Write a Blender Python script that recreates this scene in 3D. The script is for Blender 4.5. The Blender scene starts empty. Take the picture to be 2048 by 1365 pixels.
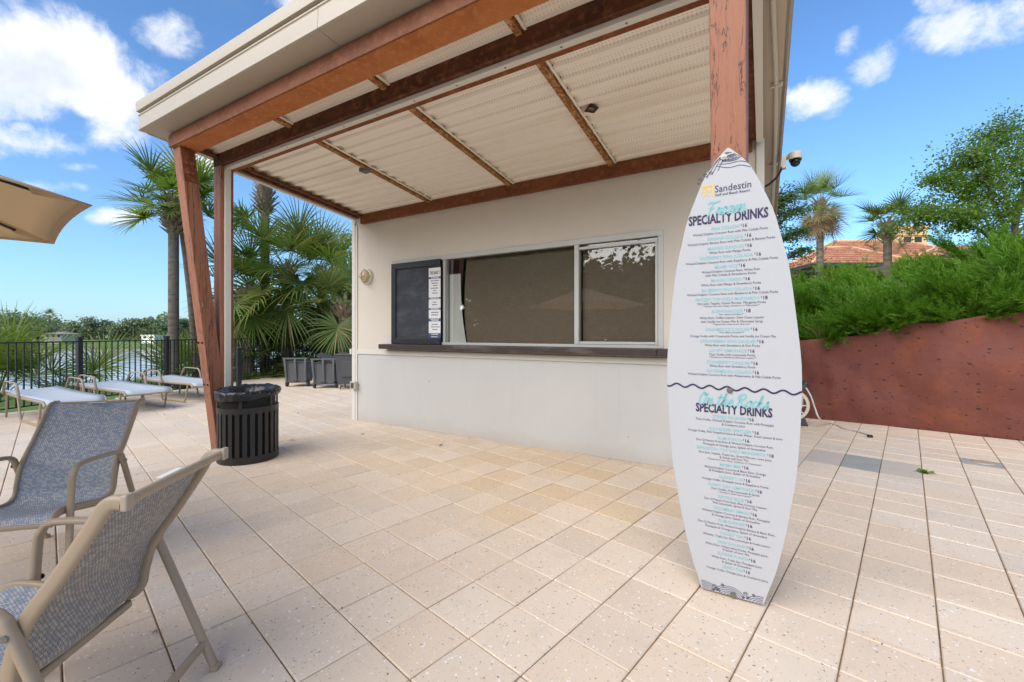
import bpy, bmesh, math, random
import numpy as np
from mathutils import Vector, Matrix
S = bpy.context.scene
COL = S.collection
R = math.radians
PI = math.pi

# ------------------------------------------------------------------ camera, sky, sun, exposure
CAM_H, YAW, FPX, HZ = 1.345, 0.530766, 857.96, 666.52
cs_, sn_ = math.cos(YAW), math.sin(YAW)
cd = bpy.data.cameras.new('camera'); cam = bpy.data.objects.new('camera', cd); COL.objects.link(cam)
cam.location = (0, 0, CAM_H); cam.rotation_euler = (R(90), 0, YAW)
cd.sensor_width = 36; cd.lens = FPX/2048*36; cd.shift_y = -(682.5-HZ)/2048
cd.clip_start = .05; cd.clip_end = 4000
S.camera = cam
S.view_settings.view_transform = 'Standard'; S.view_settings.look = 'None'
S.view_settings.gamma = 1; S.view_settings.use_curve_mapping = False
S.view_settings.exposure = 2.05
S.cycles.max_bounces = 8; S.cycles.transparent_max_bounces = 12; S.cycles.caustics_reflective = False; S.cycles.caustics_refractive = False
S.cycles.sample_clamp_indirect = 6

SUN = Vector((-.12, -.86, .50)).normalized()
sd = bpy.data.lights.new('sun', 'SUN'); so = bpy.data.objects.new('sun', sd); COL.objects.link(so)
sd.energy = 1.5; sd.angle = R(80); sd.color = (1, .935, .85)
so.rotation_euler = SUN.to_track_quat('Z', 'Y').to_euler(); so.location = (-6, -8, 14)

def ray(u, v):                      # world direction seen at photograph pixel (u, v), forward length 1
    r = (u-1024)/FPX; w = (HZ-v)/FPX
    return Vector((r*cs_-sn_, r*sn_+cs_, w))
def at_y(u, v, y): d = ray(u, v); return Vector((0, 0, CAM_H))+d*(y/d.y)
def at_z(u, v, z=0): d = ray(u, v); return Vector((0, 0, CAM_H))+d*((z-CAM_H)/d.z)
def at_f(u, v, f): return Vector((0, 0, CAM_H))+ray(u, v)*f
def pix(p):
    r = p[0]*cs_+p[1]*sn_; f = -p[0]*sn_+p[1]*cs_
    return (1024+FPX*r/f, HZ-FPX*(p[2]-CAM_H)/f, f) if f > .05 else (9e9, 9e9, f)

W = bpy.data.worlds.new('World'); S.world = W; W.use_nodes = True
class NT:
    """tiny node-tree helper: N('ShaderNodeX', key=value...) where values may be sockets"""
    def __init__(s, nt): s.nt = nt
    def __call__(s, typ, out=0, props=None, **ins):
        n = s.nt.nodes.new('ShaderNode'+typ)
        for k, v in (props or {}).items(): setattr(n, k, v)
        for k, v in ins.items():
            key = int(k[1:]) if k[0] == '_' and k[1:].isdigit() else k.replace('_', ' ')
            sk = n.inputs[key]
            if isinstance(v, bpy.types.NodeSocket): s.nt.links.new(v, sk)
            elif isinstance(v, (tuple, list)) and sk.type == 'RGBA': sk.default_value = (*v[:3], 1)
            else: sk.default_value = v
        s.last = n
        return n.outputs[out]
    def math(s, op, a, b=0.0, c=0.0, clamp=False): return s('Math', 0, {'operation': op, 'use_clamp': clamp}, _0=a, _1=b, _2=c)
    def vec(s, op, a, b=(0, 0, 0), out=0): return s('VectorMath', out, {'operation': op}, _0=a, _1=b)
    def mix(s, f, a, b, blend='MIX'):
        n = s.nt.nodes.new('ShaderNodeMix'); n.data_type = 'RGBA'; n.blend_type = blend
        for i, v in ((0, f), (6, a), (7, b)):
            if isinstance(v, bpy.types.NodeSocket): s.nt.links.new(v, n.inputs[i])
            else: n.inputs[i].default_value = (*v[:3], 1) if isinstance(v, (tuple, list)) else v
        return n.outputs[2]
    def ramp(s, f, a, b): return s('MapRange', 0, {'interpolation_type': 'SMOOTHSTEP'}, Value=f, From_Min=a, From_Max=b)
    def noise(s, vec, scale, detail=3.0, rough=.55, out=0, dist=0.0): return s('TexNoise', out, None, Vector=vec, Scale=scale, Detail=detail, Roughness=rough, Distortion=dist)

def build_sky():
    nt = W.node_tree; nt.nodes.clear(); N = NT(nt)
    sky = N('TexSky', 0, {'sky_type': 'NISHITA', 'sun_disc': False, 'sun_elevation': math.asin(SUN.z), 'sun_rotation': math.atan2(SUN.x, SUN.y) % (2*PI),
                          'altitude': 0, 'air_density': 1.0, 'dust_density': .6, 'ozone_density': 2.2})
    d = N('TexCoord')                                  # Generated = view direction
    d = nt.nodes[-1].outputs['Generated']
    clouds = [(85, 135, 185, 112), (185, 170, 95, 92), (60, 95, 110, 72), (205, 262, 75, 45), (70, 287, 120, 34), (325, 70, 62, 38), (228, 432, 48, 18), (112, 374, 55, 18),
              (420, 322, 85, 32), (600, 8, 50, 25), (170, 335, 40, 12), (1625, 195, 62, 36), (1745, 128, 40, 42), (1700, 85, 26, 28), (1950, 62, 118, 50), (2045, 40, 60, 60), (1880, 5, 50, 22), (45, 255, 22, 14),
              (-350, 200, 260, 130), (-900, 60, 300, 160), (2500, 120, 260, 110), (3100, -60, 400, 200), (600, -420, 260, 120), (1400, -500, 340, 130)]
    best = None
    for (u, v, a, b) in clouds:
        c = ray(u, v); L = c.length; c = c/L
        rt = Vector((cs_, sn_, 0)); rt = (rt-c*rt.dot(c)).normalized(); up = rt.cross(c); up = up if up.z > 0 else -up
        k = FPX*L
        x = N.math('MULTIPLY', N.vec('DOT_PRODUCT', d, tuple(rt), 1), k/a); y = N.math('MULTIPLY', N.vec('DOT_PRODUCT', d, tuple(up), 1), k/b)
        front = N.math('MULTIPLY', N.math('LESS_THAN', N.vec('DOT_PRODUCT', d, tuple(c), 1), .2), 9.0)
        e = N.math('SUBTRACT', 1.0, N.math('ADD', N.math('ADD', N.math('MULTIPLY', x, x), N.math('MULTIPLY', y, y)), front))
        if u < 300 and v < 180: e = N.math('MULTIPLY', e, 1.9)
        best = e if best is None else N.math('MAXIMUM', best, e)
    best = N.math('MAXIMUM', best, -1.2)
    # elsewhere in the sky: the same kind of scattered cloud
    n1 = N.noise(d, 6.5, 9.0, .62, dist=.25)
    n2 = N.noise(d, 2.2, 5.0, .55)
    dens = N.math('ADD', N.math('MULTIPLY', best, .55), N.math('ADD', N.math('MULTIPLY', N.math('SUBTRACT', n1, .5), 3.0), N.math('MULTIPLY', N.math('SUBTRACT', N.noise(d, 17.0, 8.0, .65, dist=.3), .5), 1.5)))
    # broad cloud bank over the sun, added out of view to whiten the light
    bank = N.ramp(N.vec('DOT_PRODUCT', d, tuple(SUN), 1), .12, .75); dens = N.math('ADD', dens, N.math('MULTIPLY', bank, 1.1))
    m = N.ramp(dens, -.05, .95)
    wisp = N.math('MULTIPLY', N.ramp(n2, .58, .8), .18)
    m = N.math('MAXIMUM', N.math('MULTIPLY', m, .97), wisp)
    shade = N.ramp(N.noise(d, 9.0, 4.0, .5), .35, .75)
    white = N.mix(N.math('MULTIPLY', shade, N.ramp(dens, .35, 1.0)), (4.1, 4.1, 4.2), (2.6, 2.85, 3.35))
    # thicker air towards the horizon
    z = N('SeparateXYZ', 2, None, Vector=d)
    hz = N.math('POWER', N.math('SUBTRACT', 1.0, N.math('ABSOLUTE', z), clamp=True), 5.0)
    tint = N.mix(1.0, sky, (SKY_TINT), 'MULTIPLY')
    base = N.mix(N.math('MULTIPLY', hz, .42), tint, (1.5, 2.4, 3.45))
    col = N.mix(m, base, white)
    bg = N('Background', Color=col, Strength=.07)
    nt.links.new(bg, N('OutputWorld', 0) if False else nt.nodes.new('ShaderNodeOutputWorld').inputs[0])
SKY_TINT = (.50, .685, .86)
build_sky()

# ------------------------------------------------------------------ helpers
OFF = {}                                               # origin already taken off the vertices of a thing's parts
class MB:
    def __init__(s): s.v = []; s.f = []; s.uv = None; s.mi = []; s.cm = 0
    def add(s, vs, fs):
        o = len(s.v); s.v += [tuple(p) for p in vs]; s.f += [tuple(i+o for i in f) for f in fs]; s.mi += [s.cm]*len(fs); return s
    def box(s, x0, x1, y0, y1, z0, z1):
        return s.add([(x0, y0, z0), (x1, y0, z0), (x1, y1, z0), (x0, y1, z0), (x0, y0, z1), (x1, y0, z1), (x1, y1, z1), (x0, y1, z1)],
                     [(0, 3, 2, 1), (4, 5, 6, 7), (0, 1, 5, 4), (1, 2, 6, 5), (2, 3, 7, 6), (3, 0, 4, 7)])
    def slab(s, pts, axis, a, b):
        """prism: polygon pts (2-D) swept along axis from a to b"""
        def P(p, t): return {'x': (t, p[0], p[1]), 'y': (p[0], t, p[1]), 'z': (p[0], p[1], t)}[axis]
        n = len(pts)
        return s.add([P(p, a) for p in pts]+[P(p, b) for p in pts], [tuple(range(n))[::-1], tuple(range(n, 2*n))]+[(i, (i+1) % n, n+(i+1) % n, n+i) for i in range(n)])
    def sweep(s, pts, w, h, ref=(1, 0, 0), n=10, power=.6, cap=True, taper=None):
        """tube along pts; section w (along ref) x h, rounded rectangle (power<1) or ellipse (power=1)"""
        pts = [Vector(p) for p in pts]; ring = []
        o = len(s.v); ref = Vector(ref)
        for i, p in enumerate(pts):
            t = (pts[min(i+1, len(pts)-1)]-pts[max(i-1, 0)]).normalized()
            a = (ref-t*ref.dot(t)); a = a.normalized() if a.length > 1e-4 else t.orthogonal().normalized(); b = t.cross(a)
            k = taper[i] if taper else 1
            for j in range(n):
                th = 2*PI*(j+.5)/n; c, q = math.cos(th), math.sin(th)
                c = math.copysign(abs(c)**power, c); q = math.copysign(abs(q)**power, q)
                s.v.append(tuple(p+a*(c*w*k/2)+b*(q*h*k/2)))
        for i in range(len(pts)-1):
            for j in range(n): s.f.append((o+i*n+j, o+i*n+(j+1) % n, o+(i+1)*n+(j+1) % n, o+(i+1)*n+j)); s.mi.append(s.cm)
        if cap:
            s.f += [tuple(o+j for j in range(n))[::-1], tuple(o+(len(pts)-1)*n+j for j in range(n))]; s.mi += [s.cm]*2
        return s
    def tube(s, pts, r, n=8, taper=None, cap=True): return s.sweep(pts, 2*r, 2*r, (.01, .02, 1) if abs((Vector(pts[-1])-Vector(pts[0])).normalized().z) < .9 else (1, 0, .01), n, 1, cap, taper)
    def lathe(s, prof, c=(0, 0, 0), n=20, axis='z', sx=1, sy=1):
        o = len(s.v)
        for (r, h) in prof:
            for j in range(n):
                a = 2*PI*j/n; x, y = r*math.cos(a)*sx, r*math.sin(a)*sy
                p = {'z': (x, y, h), 'y': (x, h, y), 'x': (h, x, y)}[axis]
                s.v.append((c[0]+p[0], c[1]+p[1], c[2]+p[2]))
        for i in range(len(prof)-1):
            for j in range(n): s.f.append((o+i*n+j, o+i*n+(j+1) % n, o+(i+1)*n+(j+1) % n, o+(i+1)*n+j)); s.mi.append(s.cm)
        return s
    def grid(s, fn, nu, nv, wrap=False):
        o = len(s.v); s.v += [tuple(fn(i/nu, j/nv)) for j in range(nv+1) for i in range(nu+1)]
        for j in range(nv):
            for i in range(nu): a = o+j*(nu+1)+i; s.f.append((a, a+1, a+nu+2, a+nu+1)); s.mi.append(s.cm)
        return s
    def mesh(s, name, off=(0, 0, 0)):
        me = bpy.data.meshes.new(name); o = off
        me.from_pydata([(p[0]-o[0], p[1]-o[1], p[2]-o[2]) for p in s.v], [], s.f)
        if any(s.mi): me.polygons.foreach_set('material_index', s.mi)
        return me
def root_off(o):
    while o is not None:
        if o.name in OFF: return OFF[o.name]
        o = o.parent
    return (0, 0, 0)
def link(name, me, mats, parent=None, smooth=None, bevel=0):
    if not isinstance(mats, (list, tuple)): mats = [mats]
    if not me.materials:
        for m in mats: me.materials.append(m)
    o = bpy.data.objects.new(name, me); COL.objects.link(o); o.parent = parent
    if smooth is not None:
        me.polygons.foreach_set('use_smooth', [True]*len(me.polygons))
        if smooth < 3: me.set_sharp_from_angle(angle=smooth)
    if bevel:
        b = o.modifiers.new('bevel', 'BEVEL'); b.width = bevel; b.segments = 2; b.limit_method = 'ANGLE'; b.angle_limit = R(35)
    return o
def part(name, mb, m, parent, smooth=None, bevel=0, label=None):
    o = link(name, mb.mesh(name, root_off(parent)), m, parent, smooth, bevel)
    if label: o['label'] = label
    return o
def thing(name, label, cat, loc=(0, 0, 0), rz=0, group=None):
    o = bpy.data.objects.new(name, None); COL.objects.link(o); o.empty_display_size = .1
    o.location = loc; o.rotation_euler = (0, 0, rz); OFF[o.name] = tuple(loc) if not rz else (0, 0, 0)
    o['label'] = label; o['category'] = cat
    if group: o['group'] = group
    return o
def tag(o, label, cat, group=None):
    o['label'] = label; o['category'] = cat
    if group: o['group'] = group
    return o
def single(name, mb, m, loc, label, cat, group=None, smooth=None, bevel=0):
    o = link(name, mb.mesh(name, loc), m, None, smooth, bevel); o.location = loc
    return tag(o, label, cat, group)
def structure(name, mb, m, smooth=None): o = link(name, mb.mesh(name), m, None, smooth); o['kind'] = 'structure'; return o
def copy_tree(o, parent=None):
    c = o.copy(); COL.objects.link(c); c.parent = parent
    for ch in list(o.children): copy_tree(ch, c)
    if o.name in OFF: OFF[c.name] = OFF[o.name]
    return c
def np_mesh(name, V, F):                                # V (n,3), F (m,k) arrays
    me = bpy.data.meshes.new(name); V = np.asarray(V, np.float32); F = np.asarray(F, np.int32); k = F.shape[1]
    me.vertices.add(len(V)); me.vertices.foreach_set('co', V.ravel()); me.loops.add(F.size); me.loops.foreach_set('vertex_index', F.ravel())
    me.polygons.add(len(F)); me.polygons.foreach_set('loop_start', np.arange(len(F), dtype=np.int32)*k)
    me.update(calc_edges=True); me.validate(); return me
def crom(pts, n=6, closed=False):                       # Catmull-Rom through pts
    P = [Vector(p) for p in pts]; out = []; m = len(P)
    for i in range(m if closed else m-1):
        g = (lambda k: P[k % m]) if closed else (lambda k: P[min(max(k, 0), m-1)])
        a, b, c, d = g(i-1), g(i), g(i+1), g(i+2)
        for j in range(n):
            t = j/n; out.append(.5*((2*b)+(c-a)*t+(2*a-5*b+4*c-d)*t*t+(3*b-a-3*c+d)*t**3))
    if not closed: out.append(P[-1])
    return out

# ------------------------------------------------------------------ materials
def mat(name, col, rough=.6, metal=0.0, var=None, bump=None, fn=None, spec=.5, coord='Object', trans=0, ttint=(1.3, 1.5, .7)):
    """var: list of (scale, lo, hi, colour, amount) noise stains; bump: (scale, strength, detail)"""
    m = bpy.data.materials.new(name); m.use_nodes = True; nt = m.node_tree; N = NT(nt)
    b = nt.nodes['Principled BSDF']; b.inputs['Roughness'].default_value = rough; b.inputs['Metallic'].default_value = metal
    b.inputs['Specular IOR Level'].default_value = spec
    N('TexCoord'); tc = nt.nodes[-1].outputs[coord] if coord != 'World' else N('NewGeometry', 'Position')
    c = col
    for (sc, lo, hi, cc, amt) in (var or []):
        vec = tc
        if isinstance(sc, tuple): vec = N.vec('MULTIPLY', tc, sc); sc = 1.0
        f = N.math('MULTIPLY', N.ramp(N.noise(vec, sc, 5.0, .6), lo, hi), amt); c = N.mix(f, c, cc)
    if fn: c = fn(N, tc, c, b, nt) or c
    if isinstance(c, bpy.types.NodeSocket): nt.links.new(c, b.inputs['Base Color'])
    else: b.inputs['Base Color'].default_value = (*c, 1)
    if bump:
        sc, st, de = bump; vec = tc
        if isinstance(sc, tuple): vec = N.vec('MULTIPLY', tc, sc); sc = 1.0
        h = N.noise(vec, sc, de, .6); bn = N('Bump', Height=h, Strength=st, Distance=.01); nt.links.new(bn, b.inputs['Normal'])
    if trans:
        tr = N('BsdfTranslucent'); tn = nt.nodes[-1]
        if isinstance(c, bpy.types.NodeSocket): nt.links.new(N.mix(1.0, c, ttint, 'MULTIPLY'), tn.inputs[0])
        else: tn.inputs[0].default_value = (c[0]*ttint[0], c[1]*ttint[1], c[2]*ttint[2], 1)
        ms = N('MixShader', _0=trans, _1=b.outputs[0], _2=tr); nt.links.new(ms, nt.nodes['Material Output'].inputs[0])
    return m

TILE = .30538
AX = Vector((.2128, .9771, 0)); BX = Vector((.9771, -.2128, 0)); T0 = Vector((-3.0434, 1.3299, 0))   # paving lattice
def cell(x, y): q = Vector((x, y, 0))-T0; return q.dot(BX)/TILE, q.dot(AX)/TILE
def cpos(i, j, z=0): return T0+BX*(i*TILE)+AX*(j*TILE)+Vector((0, 0, z))

def tile_fn(strength=1.0, base_mix=None):
    def fn(N, tc, c, b, nt):
        q = N.vec('SUBTRACT', tc, tuple(T0))
        i = N.math('DIVIDE', N.vec('DOT_PRODUCT', q, tuple(BX), 1), TILE); j = N.math('DIVIDE', N.vec('DOT_PRODUCT', q, tuple(AX), 1), TILE)
        cv = N('CombineXYZ', X=N.math('FLOOR', i), Y=N.math('FLOOR', j), Z=0.0)
        w = N('TexWhiteNoise', 'Value', {'noise_dimensions': '3D'}, Vector=cv)
        w2 = N('TexWhiteNoise', 'Value', {'noise_dimensions': '3D'}, Vector=N.vec('ADD', cv, (7.3, 1.7, 3)))
        c = N.mix(N.math('MULTIPLY', w, .8), c, tuple(x*y for x, y in zip(TC, (.93, .87, .80))))
        c = N.mix(N.math('MULTIPLY', N.ramp(w2, .6, 1.0), .3), c, (.50, .47, .44))
        # broad weathering and yellow staining of the slabs by the counter wall
        c = N.mix(N.math('MULTIPLY', N.ramp(N.noise(tc, .7, 3.0), .45, .75), .35), c, (.52, .42, .32))
        c = N.mix(N.math('MULTIPLY', N.ramp(N.noise(tc, 6.0, 5.0), .5, .8), .22), c, (.42, .35, .28))
        dist = N.vec('LENGTH', N.vec('MULTIPLY', N.vec('SUBTRACT', tc, (-1.9, 3.75, 0)), (.55, 1.0, 0)), (0, 0, 0), 1)
        pool = N.math('MULTIPLY', N.ramp(dist, 1.9, .2), N.ramp(N.math('ADD', N.math('MULTIPLY', w2, .6), N.math('MULTIPLY', N.noise(tc, 1.9, 4.0), .8)), .35, .95)); c = N.mix(N.math('MULTIPLY', pool, .5), c, (.62, .43, .24))
        # chips of shell (pale), flint (grey), pinholes (dark), all lying along scattered directions
        for sc, th, cc, off, st in ((55, .16, (.78, .78, .76), 0, 1), (30, .12, (.80, .80, .79), 3, 1), (62, .15, (.20, .18, .17), 11, 1), (26, .075, (.10, .09, .08), 5, 1), (120, .17, (.30, .25, .2), 8, .7), (48, .12, (.55, .36, .2), 17, .7)):
            vv = N.vec('MULTIPLY', N.vec('ADD', tc, (off*1.7, off*.9, 0)), (1, 1, 0)); vv = N.vec('ADD', vv, N.vec('MULTIPLY', N('TexNoise', 'Color', None, Vector=tc, Scale=sc*1.2, Detail=1.0), (.022, .022, 0)))
            vo = N('TexVoronoi', 'Distance', {'feature': 'F1'}, Vector=vv, Scale=float(sc)); vn = nt.nodes[-1]
            pick = N('SeparateColor', 0, None, Color=vn.outputs['Color'])
            th2 = N.math('MULTIPLY', N.ramp(pick, .45, 1.0), th*1.6)
            c = N.mix(N.math('MULTIPLY', N.math('LESS_THAN', vo, th2), .85*st), c, cc)
        return c
    return fn
TC = (.72, .60, .475)
def plain_mats():
    M = {}
    M['tile'] = mat('shell tile', TC, .75, bump=(90, .15, 4), fn=tile_fn(), coord='World')
    M['tile_tan'] = mat('ochre shell tile', (.66, .52, .36), .75, bump=(90, .15, 4), fn=lambda N, t, c, b, nt: tile_fn2(N, t, c, b, nt), coord='World')
    M['slate'] = mat('grey slate tile', (.34, .34, .31), .75, var=[(5, .4, .7, (.27, .29, .265), .7), (30, .5, .8, (.42, .41, .37), .4)], bump=(25, .3, 5), coord='World')
    M['greige'] = mat('greige stone tile', (.52, .45, .385), .75, var=[(4, .4, .7, (.48, .42, .36), .7), (60, .55, .8, (.30, .25, .2), .5)], bump=(40, .25, 5), coord='World')
    M['grout'] = mat('sandy grout', (.27, .17, .085), .95, var=[(1.6, .47, .62, (.06, .05, .04), .85), (9, .5, .7, (.08, .07, .05), .6), (45, .5, .7, (.4, .28, .16), .6)], coord='World')
    return M
def tile_fn2(N, tc, c, b, nt):
    f = tile_fn(); col = f(N, tc, c, b, nt); return N.mix(.12, col, (.60, .40, .20))
M = plain_mats()
M['wall'] = mat('cream stucco', (.60, .535, .455), .8, var=[(1.1, .4, .75, (.56, .50, .42), .7), (14, .55, .8, (.54, .47, .39), .3)], bump=(160, .22, 4))
M['wall_low'] = mat('pale grey stucco', (.54, .53, .51), .8, var=[(1.3, .4, .75, (.50, .495, .48), .7), ((3, 3, .4), .55, .8, (.52, .50, .46), .35)], bump=(160, .22, 4))
def wallspots(N, tc, c, b, nt):
    vo = N('TexVoronoi', 'Distance', None, Vector=N.vec('ADD', tc, (3.3, 0, .7)), Scale=3.3); vn = nt.nodes[-1]; pk = N('SeparateColor', 0, None, Color=vn.outputs['Color'])
    c = N.mix(N.math('MULTIPLY', N.math('LESS_THAN', vo, N.math('MULTIPLY', N.ramp(pk, .3, 1.0), .032)), .85), c, (.10, .09, .08))
    s = N('SeparateXYZ', 0, None, Vector=tc); z = nt.nodes[-1].outputs[2]
    splash = N.math('MULTIPLY', N.ramp(N.math('ADD', z, N.math('MULTIPLY', N.noise(tc, 5.0, 5.0), .22)), .30, .08), .55); c = N.mix(splash, c, (.44, .40, .34))
    run = N.ramp(N.noise(N.vec('MULTIPLY', tc, (16, 1, .5)), 1.0, 4.0), .58, .8); return N.mix(N.math('MULTIPLY', run, .16), c, (.40, .36, .31))
M['wall'] = mat('cream stucco', (.67, .605, .525), .8, fn=wallspots, var=[(1.1, .4, .75, (.63, .57, .49), .7), (14, .55, .8, (.60, .535, .45), .3)], bump=(110, .38, 5))
M['wall_low'] = mat('pale grey stucco', (.54, .53, .51), .8, fn=wallspots, var=[(1.3, .4, .75, (.50, .495, .48), .7)], bump=(110, .38, 5))
M['trim'] = mat('cream trim paint', (.66, .63, .57), .5, var=[(3, .5, .8, (.55, .5, .43), .4)], bump=(30, .05, 3))
M['white_metal'] = mat('white coated aluminium', (.52, .52, .49), .38, var=[(7, .55, .8, (.5, .47, .42), .4)])
M['fascia'] = mat('beige metal fascia', (.44, .385, .31), .42, var=[((.6, 5, 5), .45, .75, (.39, .34, .275), .5), (40, .66, .74, (.3, .25, .2), .35)], bump=(2.5, .05, 3))
M['soffit'] = mat('beige soffit board', (.50, .42, .325), .6, var=[(1.5, .4, .7, (.45, .37, .28), .5), (25, .68, .74, (.22, .17, .12), .5)])
def holes(N, tc, c, b, nt):
    s = N('SeparateXYZ', 0, None, Vector=tc); sn = nt.nodes[-1]
    k = 2*PI/.026
    a = N.math('SINE', N.math('MULTIPLY', sn.outputs[0], k)); d = N.math('SINE', N.math('MULTIPLY', sn.outputs[1], k))
    rib = N.math('FRACT', N.math('MULTIPLY', sn.outputs[1], 1/.152)); flat = N.math('MULTIPLY', N.math('GREATER_THAN', rib, .3), N.math('LESS_THAN', rib, .95))
    h = N.math('MULTIPLY', N.math('GREATER_THAN', N.math('ADD', a, d), .95), flat)
    st = N.ramp(N.noise(N.vec('MULTIPLY', tc, (.5, 4, 1)), 1.0, 4.0), .45, .75)
    c = N.mix(N.math('MULTIPLY', st, .30), c, (.62, .50, .34))
    return N.mix(N.math('MULTIPLY', h, .30), c, (.34, .26, .17))
M['ceiling'] = mat('perforated cream deck', (.90, .83, .73), .55, fn=holes, coord='World')
def rust(name, a, b_, c_, rough=.8): return mat(name, a, rough, var=[(3, .4, .65, b_, .8), (18, .48, .66, c_, .75), (70, .5, .7, b_, .5), ((1, 1, 7), .5, .72, c_, .4)], bump=(60, .5, 5), spec=.3)
M['rust'] = rust('orange rusted steel', (.46, .165, .052), (.38, .115, .035), (.54, .22, .08))
M['rust_dark'] = rust('dark rusted steel', (.105, .034, .014), (.055, .02, .012), (.21, .075, .028))
M['rust_scale'] = mat('flaking rusted channel', (.30, .105, .022), .85, var=[(30, .45, .6, (.58, .36, .15), .8), (12, .5, .62, (.28, .10, .03), .8), (55, .5, .65, (.06, .025, .012), .8)], bump=(40, .7, 5))
M['rust_bronze'] = rust('bronze painted steel', (.235, .088, .045), (.17, .058, .033), (.29, .115, .05), .55)
def woodcracks(N, tc, c, b, nt):
    v = N.vec('MULTIPLY', tc, (30, 30, 1.1)); n = N.noise(v, 1.0, 6.0, .65, dist=.6)
    crack = N.ramp(N.math('ABSOLUTE', N.math('SUBTRACT', n, .5)), .022, .005)
    gate = N.ramp(N.noise(N.vec('MULTIPLY', tc, (12, 12, .8)), 1.0, 3.0), .42, .54)
    c = N.mix(N.math('MULTIPLY', N.ramp(N.noise(N.vec('MULTIPLY', tc, (60, 60, 3)), 1.0, 4.0), .4, .7), .35), c, (.28, .09, .045))
    c = N.mix(N.math('MULTIPLY', crack, gate), c, (.035, .015, .01))
    chip = N.ramp(N.noise(N.vec('MULTIPLY', tc, (50, 50, 9)), 1.0, 4.0), .70, .73); c = N.mix(N.math('MULTIPLY', chip, .8), c, (.5, .38, .3))
    return c
M['wood'] = mat('terracotta painted timber', (.31, .125, .07), .6, fn=woodcracks, bump=((30, 30, 1.1), .6, 5))
M['counter'] = mat('dark brown worn timber', (.042, .026, .022), .5, var=[((2, 8, 8), .5, .7, (.16, .14, .13), .55), (40, .68, .72, (.5, .45, .4), .6)], bump=(30, .3, 4))
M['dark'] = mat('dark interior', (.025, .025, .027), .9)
M['panel'] = mat('white board', (.78, .79, .74), .5)
def weave_shade(N, tc, c, b, nt):
    n = N.noise(N.vec('MULTIPLY', tc, (260, 1, 9)), 1.0, 2.0); n2 = N.noise(N.vec('MULTIPLY', tc, (9, 1, 260)), 1.0, 2.0)
    return N.mix(N.math('MULTIPLY', N.ramp(N.math('ADD', n, n2), .8, 1.25), .8), c, (.29, .22, .16))
M['shade'] = mat('woven brown sun shade', (.20, .15, .11), .8, fn=weave_shade)
def chalk(N, tc, c, b, nt):
    f = N.ramp(N.noise(N.vec('MULTIPLY', tc, (2.2, 2, 5)), 1.0, 5.0, .65), .42, .75); return N.mix(N.math('MULTIPLY', f, .5), c, (.13, .14, .165))
M['chalk'] = mat('smeared chalkboard', (.028, .031, .04), .7, fn=chalk)
M['black'] = mat('black frame', (.018, .019, .023), .45)
M['navy'] = mat('navy print', (.035, .025, .085), .6)
M['ink'] = mat('dark print ink', (.06, .05, .11), .6)
M['teal'] = mat('teal print', (.20, .50, .55), .6)
M['blue_print'] = mat('blue print', (.04, .075, .2), .6)
M['orange_print'] = mat('orange print', (.75, .25, .05), .6)
M['gold'] = mat('gold print', (.80, .50, .12), .6)
M['board'] = mat('white sign board', (.48, .495, .525), .32, var=[(2, .45, .8, (.455, .47, .50), .6)])
M['paper'] = mat('white paper', (.74, .74, .74), .7)
M['screw'] = mat('grey screw head', (.25, .25, .24), .35, .8)
M['fence'] = mat('black fence paint', (.012, .013, .02), .4)
M['can'] = mat('bronze black coating', (.022, .019, .018), .42, var=[(25, .55, .8, (.035, .03, .028), .5)], bump=(200, .06, 2))
def mesh_fn(N, tc, c, b, nt):
    return c
M['bag'] = mat('black bin liner', (.012, .012, .014), .22, bump=(22, 1.0, 4))
M['void'] = mat('black liner inside', (.006, .006, .007), .8)
M['bin'] = mat('grey roto plastic', (.095, .10, .11), .55, var=[((6, 6, 1), .45, .75, (.11, .115, .12), .6)])
M['bin_dark'] = mat('charcoal plastic', (.055, .058, .066), .55, var=[((4, 4, 2), .45, .75, (.09, .085, .08), .6)])
M['tyre'] = mat('dark rubber', (.04, .04, .042), .7)
M['frame'] = mat('taupe powder coat', (.37, .285, .20), .42, var=[(30, .55, .8, (.33, .25, .18), .3)], bump=(400, .06, 2))
M['cap'] = mat('pale plastic cap', (.40, .33, .25), .5)
def sling(pal, sc):
    def fn(N, tc, c, b, nt):
        N('TexCoord'); uv = nt.nodes[-1].outputs['UV']
        g = N.vec('MULTIPLY', uv, (sc, sc*1.3, 0)); row = N.math('FLOOR', nt_y(N, nt, g))
        sh = N.math('MULTIPLY', N.math('MODULO', row, 2.0), .5)
        g2 = N.vec('ADD', g, N('CombineXYZ', X=sh, Y=0.0, Z=0.0)); fl = N.vec('FLOOR', g2); fr = N.vec('FRACTION', g2)
        w = N('TexWhiteNoise', 'Value', {'noise_dimensions': '3D'}, Vector=fl)
        par = N.math('MODULO', N.math('ADD', N.math('ABSOLUTE', N.math('FLOOR', N.vec('DOT_PRODUCT', g2, (1, 0, 0), 1))), N.math('ABSOLUTE', row)), 2.0); w = N.math('ADD', N.math('MULTIPLY', w, .5), N.math('MULTIPLY', par, .5))
        f = N('SeparateXYZ', 0, None, Vector=fr); sn = nt.nodes[-1]
        edge = N.math('MAXIMUM', N.math('ABSOLUTE', N.math('SUBTRACT', sn.outputs[0], .5)), N.math('ABSOLUTE', N.math('SUBTRACT', sn.outputs[1], .5)))
        c = N.mix(N.ramp(w, .25, .3), pal[0], pal[1]); c = N.mix(N.ramp(w, .55, .6), c, pal[2]); c = N.mix(N.ramp(w, .85, .9), c, pal[3])
        return N.mix(N.math('MULTIPLY', N.math('GREATER_THAN', edge, .40), .75), c, pal[4])
    return fn
def nt_y(N, nt, g): N('SeparateXYZ', 0, None, Vector=g); return nt.nodes[-1].outputs[1]
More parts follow.
